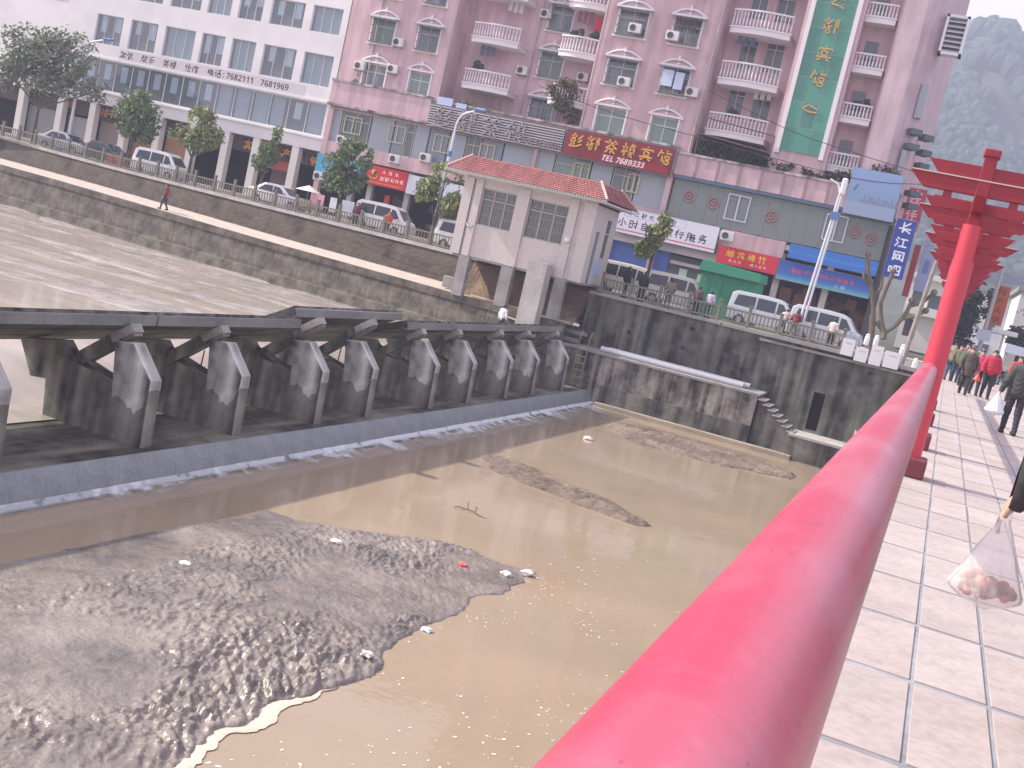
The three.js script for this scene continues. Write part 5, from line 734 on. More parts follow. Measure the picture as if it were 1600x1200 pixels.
{ // pollarded bare tree
  const t = thing('bare_tree', 'bare pollarded tree with stubby pale branches by the notice boards', 'tree', [-3.15, -0.2, -63.0]), m = M(0.26, 0.21, 0.15, 0.95, { map: T.bark, bumpMap: T.bump, bumpScale: 0.03 });
  part('trunk', [tube([[-0.35, 0, 0], [-0.55, 1.2, 0], [-0.75, 2.2, 0]], 0.16, 8, 12), tube([[0.1, 1.1, 0.1], [0.0, 1.5, 0], [-0.45, 1.9, 0]], 0.15, 8, 10)], m, t);
  const br = [[[-0.55, 1.6, 0], [-0.95, 3.0, 0], [-1.55, 4.4, 0.1], [-1.75, 5.2, 0.1]], [[0.0, 1.5, 0], [-0.35, 2.3, 0.1], [-0.5, 2.9, 0.2]], [[-0.5, 2.9, 0.2], [-0.42, 3.6, 0.2], [-0.3, 4.6, 0.2]], [[0.05, 1.4, 0], [0.5, 1.9, 0.1], [0.85, 2.7, 0], [0.95, 3.3, 0]], [[0.7, 2.3, 0], [1.3, 2.6, 0.1], [1.75, 3.0, 0]], [[0.9, 3.0, 0], [1.5, 3.4, 0], [1.9, 4.0, 0.1]], [[-0.95, 3.0, 0], [-0.7, 3.6, 0.1], [-0.75, 4.2, 0]], [[-1.2, 3.6, 0], [-1.6, 3.9, 0.2], [-1.75, 4.3, 0.2]]];
  br.forEach((p, i) => part('branch', tube(p, 0.125 - 0.008 * i, 8, 14), m, t)); part('branch_knob', [[-1.75, 5.2, 0.1], [-0.3, 4.6, 0.2], [0.95, 3.35, 0], [1.75, 3.0, 0], [1.9, 4.0, 0.1]].map(([x, y, z]) => { const g = new THREE.IcosahedronGeometry(0.17, 1); g.translate(x, y, z); return g; }), m, t, { stuff: true });
}
function shrub(label, [x, y, z], lobes, n, size, seed, tint, pot, group) {
  const t = thing('potted_plant', label, 'plant', [x, y, z], 0, group);
  part('foliage', leaves(lobes, n, size, seed, tint), leafMat, t, keep); part('stem', lobes.map(([a, b, c]) => cyl(0.04, 0.02, [a * 0.4, 0, c * 0.4], [a, b, c], 6)), barkM, t, { stuff: true });
  if (pot) part('planter', [rb(pot, 0.4, 0.5, 0.05, 0, 0.1, 0)], conc, t);
}
shrub('dark green shrubs on the terrace under the left balconies', [-33.6, 8.3, -75.3], [[-1.2, 1.2, 0, 0.8, 0.9, 0.5], [0.5, 1.1, 0, 1.3, 0.8, 0.5], [2.0, 0.9, 0, 0.7, 0.6, 0.5]], 1300, 0.14, 621, G2, 3.2);
shrub('small terrace tree with dry yellowish crown before the recess', [-28.1, 8.3, -75.2], [[0.1, 3.9, 0, 1.2, 0.8, 0.7], [0.3, 2.9, 0, 0.9, 0.6, 0.6], [1.1, 2.3, 0, 0.6, 0.7, 0.5]], 1200, 0.13, 622, [0.14, 0.12, 0.06], 1.0);
shrub('dark hanging creepers on the terrace above the glass hall', [-15.2, 8.9, -75.2], [[-1.8, 1.1, 0, 1.5, 0.7, 0.5], [1.0, 0.9, 0, 1.6, 0.7, 0.5], [3.6, 0.7, 0, 1.5, 0.6, 0.5]], 1700, 0.13, 623, [0.05, 0.055, 0.035], 6);
shrub('dark terrace plants beneath the green strip', [-9.0, 8.9, -75.0], [[-0.8, 0.7, 0, 1.2, 0.55, 0.4], [1.2, 0.9, 0, 1.3, 0.8, 0.5], [2.9, 1.2, 0, 1.2, 1.1, 0.5]], 1700, 0.13, 624, [0.05, 0.05, 0.04], 4);
shrub('low dark plants beside the leftmost windows over the parapet', [-44.2, 9.0, -75.0], [[0, 1.0, 0, 0.8, 0.8, 0.4], [1.6, 0.7, 0, 0.9, 0.4, 0.4]], 600, 0.12, 625, G1, 2);
{ // porch roof and pergola over the right terrace
  const t = thing('terrace_pergola', 'thin dark metal pergola and roof over the right terrace', 'pergola'), m = M(0.08, 0.075, 0.08, 0.6);
  part('frame', [cyl(0.04, 0.04, [-18.0, 9.4, -74.7], [-18.0, 12.0, -74.7]), cyl(0.04, 0.04, [-18.0, 12.0, -74.7], [-13.2, 11.6, -74.7]), cyl(0.04, 0.04, [-13.2, 9.4, -74.7], [-13.2, 11.6, -74.7])], m, t, { stuff: true }); part('roof_sheet', beam(2.2, 0.06, [-18.0, 10.9, -75.4], [-13.4, 10.5, -75.4]), M(0.16, 0.10, 0.10, 0.8), t);
}
{ // washing on the parapet, blue cover
  solo('laundry', 'blue and red cloths drying over the pink parapet', 'laundry', [bx(1.2, 0.7, 0.06, -36.2, 9.75, -74.5), bx(0.8, 0.5, 0.06, -34.9, 9.65, -74.5)], M(0.50, 0.56, 0.80, 0.9));
}
// ---------------------------------------------------------------- vehicles (length along x; nose towards +x)
function vehicle(kind, label, pos, turn, paint, group) {
  const t = thing(kind, label, kind === 'parked_car' ? 'car' : 'van', pos, turn, group), car = kind === 'parked_car';
  const W = car ? 1.7 : 1.58, belt = car ? 0.88 : 0.98, top = car ? 1.45 : 1.82;
  const prof = car ? [[2.1, 0.32], [2.14, 0.58], [2.02, 0.76], [1.0, 0.9], [0.35, 1.38], [-0.1, 1.45], [-0.95, 1.42], [-1.6, 0.98], [-2.05, 0.92], [-2.12, 0.6], [-2.08, 0.32]] : [[1.88, 0.34], [1.93, 0.62], [1.84, 0.9], [1.62, 1.02], [1.08, 1.66], [0.8, 1.78], [0, 1.83], [-1.6, 1.8], [-1.82, 1.66], [-1.9, 0.95], [-1.92, 0.34]];
  const taper = (g, f = 0.15) => { const p = g.attributes.position; for (let i = 0; i < p.count; i++) { const y = p.getY(i); if (y > belt) p.setZ(i, p.getZ(i) * (1 - f * (y - belt) / (top - belt))); } g.deleteAttribute('normal'); g.computeVertexNormals(); return g; };
  const body = plate(prof, W - 0.16, 0.08); body.translate(0, 0, -(W - 0.16) / 2); part('body', taper(N(body)), paint, t);
  const gl = M(0.035, 0.045, 0.055, 0.06), win = car ? [[[0.78, 0.94], [0.25, 1.34], [-0.18, 1.38], [-0.18, 0.94]], [[-0.26, 0.94], [-0.26, 1.38], [-0.9, 1.35], [-1.35, 0.98]]] : [[[1.42, 1.06], [1.0, 1.62], [0.72, 1.66], [0.72, 1.06]], [[0.62, 1.06], [0.62, 1.68], [-0.42, 1.7], [-0.42, 1.06]], [[-0.52, 1.06], [-0.52, 1.7], [-1.55, 1.66], [-1.68, 1.08]]];
  for (const s of [-1, 1]) for (const q of win) { const g = plate(q, 0.02); g.translate(0, 0, s > 0 ? W / 2 - 0.005 : -W / 2 - 0.015); part('side_window', taper(N(g)), gl, t); }
  const ws = car ? [[1.02, 0.93], [0.4, 1.37]] : [[1.6, 1.07], [1.11, 1.65]], rw = car ? [[-1.58, 1.02], [-1.0, 1.40]] : [[-1.91, 1.1], [-1.85, 1.62]];
  for (const [name, [a, b], d] of [['windscreen', ws, 1], ['rear_window', rw, -1]]) { const nx = (b[1] - a[1]), ny = -(b[0] - a[0]), L = Math.hypot(nx, ny), ox = nx / L * 0.03 * d, oy = Math.abs(ny / L) * 0.03 + 0.005; const g = new THREE.BufferGeometry(), w0 = W / 2 - 0.14, w1 = w0 * 0.86; g.setAttribute('position', new THREE.Float32BufferAttribute([a[0] + ox + 0.05 * d, a[1] + oy, -w0, a[0] + ox + 0.05 * d, a[1] + oy, w0, b[0] + ox + 0.05 * d, b[1] + oy, w1, a[0] + ox + 0.05 * d, a[1] + oy, -w0, b[0] + ox + 0.05 * d, b[1] + oy, w1, b[0] + ox + 0.05 * d, b[1] + oy, -w1], 3)); g.computeVertexNormals(); part(name, g, gl, t); }
  for (const s of [-1, 1]) for (const x of car ? [1.32, -1.32] : [1.2, -1.2]) { const w = (r, d) => { const g = new THREE.CylinderGeometry(r, r, d, 20); g.rotateX(Math.PI / 2); g.translate(x, 0.3, s * (W / 2 - 0.08)); return g; }; const m = part('wheel', w(0.3, 0.18), black, t); part('rim', w(0.17, 0.2), metal, m); }
  for (const s of [-1, 1]) { const fx = car ? 2.12 : 1.9; part('headlight', [rb(0.14, 0.16, 0.3, 0.04, fx - 0.02, 0.7, s * (W / 2 - 0.26))], M(0.8, 0.8, 0.82, 0.1), t); part('tail_light', [rb(0.1, 0.24, 0.16, 0.03, -fx - 0.03, 0.78, s * (W / 2 - 0.16))], M(0.4, 0.02, 0.02, 0.2), t); part('mirror', [rb(0.1, 0.14, 0.18, 0.03, car ? 0.75 : 1.35, 1.05, s * (W / 2 + 0.1))], paint, t); }
  part('bumper', [rb(0.18, 0.2, W - 0.06, 0.05, car ? 2.1 : 1.88, 0.42, 0), rb(0.18, 0.2, W - 0.06, 0.05, car ? -2.08 : -1.88, 0.42, 0)], car ? grey : offwhite, t, { stuff: true });
  part('door_seam', win.slice(0, 2).map((q, i) => bx(0.02, 0.75, W + 0.012, car ? -0.22 : (i ? -0.47 : 0.67), 0.72, 0)), M(0.3, 0.3, 0.3, 0.6), t, { stuff: true });
  return t;
}
const carWhite = M(0.80, 0.80, 0.80, 0.3, { clearcoat: 0.6, clearcoatRoughness: 0.15 }), carSilver = M(0.52, 0.55, 0.60, 0.3, { clearcoat: 0.5, metalness: 0.3 }), carDark = M(0.05, 0.055, 0.06, 0.25, { clearcoat: 0.8 }), vanCream = M(0.66, 0.63, 0.58, 0.4);
vehicle('parked_van', 'white minivan parked before the orange shutters of the white building', [-54.0, 0.14, -68.4], 0.03, carWhite);
vehicle('parked_car', 'silver-blue sedan parked at the far left behind the fence', [-63.5, 0.3, -69.4], 0.03, carSilver);
vehicle('parked_car', 'dark hatchback parked between the silver sedan and the minivan', [-60.0, 0.22, -69.8], 0.03, carDark);
vehicle('parked_car', 'white car parked before the white building\'s right end', [-43.7, 0.08, -68.2], 0.04, carWhite);
vehicle('parked_van', 'white minibus with people beside it, before the red shop sign', [-35.5, 0.05, -68.0], 0.02, carWhite);
vehicle('parked_van', 'white van half hidden behind the left end of the pump house', [-29.3, 0.03, -67.6], 0.02, carWhite);
vehicle('parked_van', 'cream minivan parked behind the dark-clad men, left one', [-18.1, -0.18, -66.3], 0.0, vanCream);
vehicle('parked_van', 'cream minivan with green window tint beside the green stall', [-14.95, -0.18, -66.0], 0.0, vanCream);
vehicle('parked_van', 'pale blue van with its tail just right of the green stall', [-9.6, -0.2, -64.9], 0.0, carSilver);
vehicle('parked_van', 'light silver minivan with roof rack below the blue shop sign', [-6.15, -0.2, -64.3], 0.0, carSilver);
// ---------------------------------------------------------------- street clutter on the left
{
  const umb = thing('pushcart', 'small covered pushcart with pink board beside the large tree', 'cart', [-41.0, 0.07, -67.1]); part('canopy', [(() => { const g = new THREE.ConeGeometry(0.9, 0.4, 8); g.translate(0, 1.75, 0); return g; })()], M(0.66, 0.66, 0.7, 0.8), umb); part('tray', bx(1.2, 0.5, 0.8, 0, 0.75, 0), M(0.4, 0.32, 0.25, 0.8), umb); part('pole', cyl(0.03, 0.03, [0, 0.9, 0], [0, 1.8, 0]), grey, umb); for (const s of [-0.4, 0.4]) part('wheel', [(() => { const g = new THREE.TorusGeometry(0.26, 0.035, 6, 18); g.translate(s, 0.28, 0.42); return g; })()], black, umb);
  for (const [x, c, w, n] of [[-40.0, M(0.72, 0.36, 0.40, 0.7), 0.95, 'pink'], [-38.8, M(0.74, 0.74, 0.78, 0.6), 0.5, 'narrow white'], [-37.7, M(0.64, 0.67, 0.74, 0.6), 0.9, 'wide pale blue']]) { const t = thing('display_board', `${n} display board standing behind the fence by the large tree`, 'board', [x, 0.07, -66.8]); part('panel', bx(w, 0.95, 0.05, 0, 1.05, 0), c, t); part('leg', bx(0.05, 0.6, 0.05, -w * 0.4, 0.3, 0), grey, t); part('leg', bx(0.05, 0.6, 0.05, w * 0.4, 0.3, 0), grey, t); }
  solo('plastic_bin', 'red plastic bins standing behind the fence left of the minivan', 'bin', [rb(0.55, 0.7, 0.5, 0.06, -57.6, 0.62, -67.6), rb(0.55, 0.7, 0.5, 0.06, -56.9, 0.6, -67.6)], M(0.55, 0.06, 0.06, 0.6));
  solo('bench', 'light wooden bench on the pavement near the white car', 'bench', [bx(1.6, 0.06, 0.4, -47.6, 0.62, -71), bx(0.08, 0.5, 0.36, -48.2, 0.35, -71), bx(0.08, 0.5, 0.36, -47.0, 0.35, -71)], M(0.45, 0.3, 0.18, 0.7));
}
// overhead cables
{
  const cable = (label, pts) => solo('cable', label, 'cable', [tube(pts, 0.022, 5, 40)], black, { ...keep, group: undefined });
  cable('thin black cable crossing in front of the pink bays', [[-29.5, 12.0, -74.2], [-24, 11.1, -74], [-18, 10.6, -74], [-7, 9.9, -74], [-3, 10.4, -74]]);
  cable('thin black cable slanting across the green strip', [[-18, 13.6, -74.2], [-12, 12.0, -74.2], [-8, 11.4, -74.2], [-4.5, 11.0, -74.4]]);
  cable('thin black cable sagging along the street wall to the pump house', [[-37, -0.1, -64.8], [-33, -0.7, -64.3], [-30, -1.0, -64.0], [-26.5, -0.6, -63.6]]);
}

// ---------------------------------------------------------------- beyond the bridge end: side street, shops, trees, hill
{
  const t = thing('corner_shops', 'row of low white shops with awnings at the end of the bridge', 'building');
  part('wall', [wallHoles(4.2, 24, -0.2, 6.4, -96, 0.3, [[5, 8.5, 0, 2.8], [9.5, 13, 0, 2.8], [14, 17.5, 0, 2.8], [5.2, 6.6, 3.9, 5.4], [7.6, 9.0, 3.9, 5.4], [10, 11.4, 3.9, 5.4]]), bb(4.2, 4.5, -0.2, 6.4, -110, -96.3)], whiteWall, t);
  part('shop_interior', bb(4.5, 24, -0.2, 6.2, -99, -98.8), M(0.07, 0.06, 0.06, 0.9), t); part('roof', bb(3.9, 24.3, 6.4, 6.7, -110, -95.6), grey, t);
  for (const [a, b] of [[4.6, 8.7], [9.2, 13.2], [13.8, 17.8]]) part('awning', beam(b - a, 0.06, [(a + b) / 2, 3.3, -95.9], [(a + b) / 2, 2.85, -94.4]), white, t);
  for (const x of [5.2, 7.6, 10]) glazing(t, 'window', x, x + 1.4, 3.9, 5.4, -96.15, 2, [], paneDark, frameM);
  const u = thing('white_house', 'white multi-storey houses far behind the bridge posts', 'building');
  part('wall', [wallHoles(-4.4, 0.4, -0.2, 6.4, -112, 0.3, [[-4.0, -2.9, 3.9, 5.2], [-2.5, -1.4, 3.9, 5.2], [-4.0, -2.9, 1, 2.6], [-1.0, 0, 3.9, 5.2]]), bb(-4.4, -4.1, -0.2, 6.4, -120, -112.3), bb(0.1, 0.4, -0.2, 6.4, -120, -112.3)], whiteWall, u); part('roof', bb(-4.8, 0.8, 6.4, 6.9, -120, -111.4), white, u); part('balcony', [bb(-4.4, 0.4, 3.1, 3.9, -112, -111.2)], white, u); part('shop_front', bb(-4.3, 0.3, -0.1, 2.8, -112.5, -112.4), M(0.12, 0.10, 0.12, 0.7), u); for (const x of [-4.0, -2.5, -1.0]) part('window', bb(x, x + 1.1, 3.9, 5.2, -112.3, -112.25), paneDark, u);
  const far = (label, x, y, z, w, h, d, roof) => { const q = thing('hillside_house', label, 'house', [x, y, z], 0, 'houses at the foot of the hill'); part('wall', bx(w, h, d, 0, h / 2, 0), whiteWall, q); for (let i = 0; i < Math.floor(w / 2.2); i++) for (let j = 0; j < Math.floor(h / 3); j++) part('window', bx(1.1, 1.3, 0.06, -w / 2 + 1.3 + i * 2.2, 1.6 + j * 3, d / 2 + 0.03), paneDark, q); part('roof', (() => { const g = plate([[-w / 2 - 0.4, h], [w / 2 + 0.4, h], [0, h + 1.6]], d + 0.8); g.translate(0, 0, -d / 2 - 0.4); return g; })(), roof, q); };
  far('grey-roofed house at the right edge under the hill', 6.5, -0.3, -150, 12, 8.2, 9, grey); far('pinkish house beside the grey-roofed one under the hill', 0.2, -0.3, -165, 7, 8, 8, M(0.4, 0.22, 0.2, 0.8)); far('white house higher on the hill foot', 14, 2, -190, 10, 12, 9, grey);
  tree('dark leafy street tree behind the crowd on the bridge', [0.75, -0.2, -92], 6.5, 2.0, [[-0.3, 3.6, 0, 1.3, 1.8, 1.2], [0.6, 5.0, 0, 1.0, 1.4, 1.0], [0.2, 2.2, 0, 1.2, 1.0, 1.0]], 2600, 0.18, 611, [0.055, 0.075, 0.04]);
  tree('dark street tree behind the orange banner', [5.2, -0.2, -93.5], 6, 1.8, [[0, 4.2, 0, 1.3, 1.4, 1.1], [-0.6, 3.0, 0, 1.0, 1.0, 1.0]], 1600, 0.18, 612, [0.05, 0.06, 0.035]);
  const pl = thing('utility_pole', 'grey utility pole behind the crowd at the bridge end', 'pole', [2.05, -0.2, -84]); part('shaft', cyl(0.16, 0.11, [0, 0, 0], [0.1, 7.4, 0], 12), M(0.42, 0.42, 0.42, 0.8), pl); part('sign_plate', bx(0.85, 0.75, 0.05, 0.1, 2.6, 0.2), M(0.55, 0.58, 0.68, 0.5), pl); part('crossarm', bx(1.4, 0.1, 0.1, 0.1, 6.9, 0), grey, pl);
  const cp = thing('canopy', 'white flat canopy on a column at the end of the street', 'canopy', [3.4, -0.2, -86]); part('roof', [rb(1.7, 0.34, 1.4, 0.06, 0, 3.1, 0)], white, cp); part('column', cyl(0.1, 0.1, [0, 0, 0], [0, 3, 0]), white, cp);
  const st = thing('market_canopy', 'pale blue flat market canopy at the right edge over parked bikes', 'canopy', [4.1, -0.2, -70]); part('roof', [bx(2.2, 0.5, 1.6, 0, 2.05, 0, 0, -0.05)], M(0.50, 0.55, 0.66, 0.6), st); for (const x of [-0.95, 0.95]) for (const z of [-0.6, 0.6]) part('leg', cyl(0.04, 0.04, [x, 0, z], [x, 1.9, z]), grey, st);
  // motorbikes under the canopy
  const bike = (label, x, z, turn, c) => { const q = thing('motorbike', label, 'motorbike', [x, -0.2, z], turn, 'motorbikes parked at the bridge end'); for (const s of [-0.62, 0.62]) { const w = part('wheel', [(() => { const g = new THREE.TorusGeometry(0.27, 0.06, 8, 20); g.translate(s, 0.33, 0); return g; })()], black, q); part('hub', cyl(0.06, 0.06, [s, 0.33, -0.08], [s, 0.33, 0.08]), metal, w); } part('frame', [tube([[-0.62, 0.33, 0], [-0.2, 0.5, 0], [0.3, 0.6, 0], [0.62, 0.95, 0]], 0.07), rb(0.6, 0.28, 0.3, 0.1, 0.1, 0.62, 0)], c, q); part('saddle', [rb(0.7, 0.12, 0.26, 0.05, -0.32, 0.82, 0)], black, q); part('handlebar', [cyl(0.02, 0.02, [0.55, 1.02, -0.34], [0.55, 1.02, 0.34]), cyl(0.03, 0.03, [0.64, 0.4, 0], [0.55, 1.02, 0])], metal, q); part('headlight', [(() => { const g = new THREE.SphereGeometry(0.09, 12, 8); g.translate(0.68, 0.92, 0); return g; })()], white, q); };
  bike('dark motorbike nearest the crowd at the bridge end', 3.1, -66, 1.2, carDark); bike('red motorbike beside the pale blue canopy', 4.0, -67, 1.3, M(0.4, 0.03, 0.04, 0.3)); bike('grey motorbike beneath the pale blue canopy', 4.9, -68, 1.1, grey);
}
{ // wooded hill: crowns past counting
  const r = rng(77), g = new THREE.IcosahedronGeometry(1, 2), p = g.attributes.position;
  for (let i = 0; i < p.count; i++) { const v = V3(p.getX(i), p.getY(i), p.getZ(i)), k = 0.78 + 0.5 * fbm(v.x * 2.2 + 5, v.y * 2.2 + v.z * 3.1, 711, 3); p.setXYZ(i, v.x * k, v.y * k, v.z * k); } g.computeVertexNormals();
  const im = new THREE.InstancedMesh(g, M(0.036, 0.066, 0.05, 0.95, { bumpMap: rep(T.bump, 0.4), bumpScale: 0.2 }), 15000), m = new THREE.Matrix4(), q = new THREE.Quaternion(), c = new THREE.Color(); let n = 0;
  for (let i = 0; i < 90000 && n < 15000; i++) { const x = lerp(-110, 120, r()), z = lerp(-330, -760, r()), y = landY(x, z); if (y < 22 + 14 * r()) continue; if (fbm(x * 0.03, z * 0.03, 731, 3) < 0.36) continue; const s = 1.5 + 2.4 * r() * (y > 95 ? 1.25 : 1); m.compose(V3(x, y + s * 0.8, z), q.setFromAxisAngle(V3(0, 1, 0), r() * 6), V3(s, s * (1.0 + 0.7 * r()), s)); im.setMatrixAt(n, m); const k = 0.75 + 0.5 * r(); im.setColorAt(n, c.setRGB(k, k * (0.95 + 0.1 * r()), k * 0.95)); n++; }
  im.count = n; im.name = 'hillside_wood'; im.userData = { kind: 'stuff', label: 'hazy wood covering the hill behind the buildings', category: 'wood' }; scene.add(im);
}

// ---------------------------------------------------------------- people
function smin(a, b, k) { const h = Math.max(k - Math.abs(a - b), 0) / k; return Math.min(a, b) - h * h * k * 0.25; }
function cap(p, a, b, ra, rb_) { const bax = b[0] - a[0], bay = b[1] - a[1], baz = b[2] - a[2], px = p[0] - a[0], py = p[1] - a[1], pz = p[2] - a[2], h = clamp((px * bax + py * bay + pz * baz) / (bax * bax + bay * bay + baz * baz + 1e-9), 0, 1); return Math.hypot(px - bax * h, py - bay * h, pz - baz * h) - lerp(ra, rb_, h); }
function ell(p, c, r) { const x = (p[0] - c[0]) / r[0], y = (p[1] - c[1]) / r[1], z = (p[2] - c[2]) / r[2], l = Math.hypot(x, y, z); return (l - 1) * Math.min(r[0], r[1], r[2]); }
function march(sdf, lo, hi, cell) {
  const size = Math.max(hi[0] - lo[0], hi[1] - lo[1], hi[2] - lo[2]) + 4 * cell, n = Math.ceil(size / cell), half = size / 2, cx = (lo[0] + hi[0]) / 2, cy = (lo[1] + hi[1]) / 2, cz = (lo[2] + hi[2]) / 2;
  const mc = new MarchingCubes(n, black, false, false, 120000); mc.isolation = 0; const hs = n / 2;
  for (let k = 0; k < n; k++) for (let j = 0; j < n; j++) for (let i = 0; i < n; i++) {
    const x = cx + (i - hs) / hs * half, y = cy + (j - hs) / hs * half, z = cz + (k - hs) / hs * half;
    mc.field[i + j * n + k * n * n] = (x < lo[0] - cell || x > hi[0] + cell || y < lo[1] - cell || y > hi[1] + cell || z < lo[2] - cell || z > hi[2] + cell) ? -1 : -sdf([x, y, z]);
  }
  mc.update();
  const P = new Float32Array(mc.count * 3), Nn = new Float32Array(mc.count * 3), e = cell * 0.5;
  for (let i = 0; i < mc.count; i++) {
    const x = cx + mc.positionArray[i * 3] * half, y = cy + mc.positionArray[i * 3 + 1] * half, z = cz + mc.positionArray[i * 3 + 2] * half;
    P.set([x, y, z], i * 3); const d = V3(sdf([x + e, y, z]) - sdf([x - e, y, z]), sdf([x, y + e, z]) - sdf([x, y - e, z]), sdf([x, y, z + e]) - sdf([x, y, z - e])).normalize(); Nn.set([d.x, d.y, d.z], i * 3);
  }
  const g = new THREE.BufferGeometry(); g.setAttribute('position', new THREE.BufferAttribute(P, 3)); g.setAttribute('normal', new THREE.BufferAttribute(Nn, 3)); g.setAttribute('uv', new THREE.BufferAttribute(new Float32Array(mc.count * 2), 2)); return g;
}
// poses: joints of a 1.66 m figure that faces +z
const POSES = {
  walk: { hip: [[0.09, 0.88, 0], [-0.09, 0.88, 0]], knee: [[0.1, 0.48, 0.14], [-0.09, 0.47, 0.02]], ankle: [[0.1, 0.09, 0.20], [-0.09, 0.10, -0.20]], elbow: [[0.27, 1.10, -0.10], [-0.27, 1.10, 0.06]], wrist: [[0.27, 0.87, 0.02], [-0.26, 0.88, 0.16]] },
  stand: { hip: [[0.09, 0.88, 0], [-0.09, 0.88, 0]], knee: [[0.11, 0.48, 0.03], [-0.11, 0.48, 0.02]], ankle: [[0.12, 0.08, 0], [-0.12, 0.08, -0.02]], elbow: [[0.26, 1.10, -0.02], [-0.26, 1.10, -0.02]], wrist: [[0.25, 0.86, 0.04], [-0.25, 0.86, 0.05]] },
  carry: { hip: [[0.09, 0.88, 0], [-0.09, 0.88, 0]], knee: [[0.1, 0.48, 0.10], [-0.1, 0.47, 0.0]], ankle: [[0.1, 0.08, 0.12], [-0.1, 0.09, -0.12]], elbow: [[0.28, 1.08, -0.02], [-0.27, 1.09, -0.02]], wrist: [[0.33, 0.84, 0.06], [-0.24, 0.93, 0.16]] },
  hold: { hip: [[0.09, 0.88, 0], [-0.09, 0.88, 0]], knee: [[0.1, 0.48, 0.10], [-0.1, 0.47, 0.0]], ankle: [[0.1, 0.08, 0.12], [-0.1, 0.09, -0.12]], elbow: [[0.41, 1.26, -0.03], [-0.27, 1.09, -0.02]], wrist: [[0.485, 1.04, 0.05], [-0.24, 0.93, 0.16]] },
  lean: { hip: [[0.09, 0.86, -0.1], [-0.09, 0.86, -0.1]], knee: [[0.12, 0.47, -0.04], [-0.12, 0.47, 0.0]], ankle: [[0.13, 0.08, -0.06], [-0.13, 0.08, -0.1]], elbow: [[0.27, 1.06, 0.12], [-0.27, 1.06, 0.12]], wrist: [[0.12, 0.98, 0.32], [-0.12, 0.98, 0.32]] },
};
const shoulder = [[0.175, 1.345, 0], [-0.175, 1.345, 0]], geoCache = new Map();
function handGeo(s) { // palm, four fingers of unequal length and a thumb from the side; fingers gently curled, hanging down
  const f = [[0.026, 0.078], [0.009, 0.088], [-0.009, 0.083], [-0.026, 0.066]];
  const sdf = (p) => { const q = [p[0], p[1], p[2] * s]; let d = ell(q, [0, -0.045, 0], [0.017, 0.055, 0.042]); d = smin(d, cap(q, [0, 0.02, 0], [0, -0.02, 0], 0.024, 0.026), 0.02);
    for (const [z, L] of f) { const a = [0, -0.085, z], b = [-0.006, -0.085 - L * 0.5, z * 1.05], c = [-0.026, -0.085 - L * 0.92, z * 1.05]; d = smin(d, Math.min(cap(q, a, b, 0.0095, 0.0088), cap(q, b, c, 0.0088, 0.0075)), 0.006); }
    d = smin(d, Math.min(cap(q, [0, -0.03, 0.036], [-0.012, -0.07, 0.062], 0.013, 0.011), cap(q, [-0.012, -0.07, 0.062], [-0.024, -0.1, 0.06], 0.011, 0.009)), 0.008); return d; };
  return march(sdf, [-0.06, -0.19, -0.08], [0.04, 0.05, 0.08], 0.0045);
}
let handL, handR;
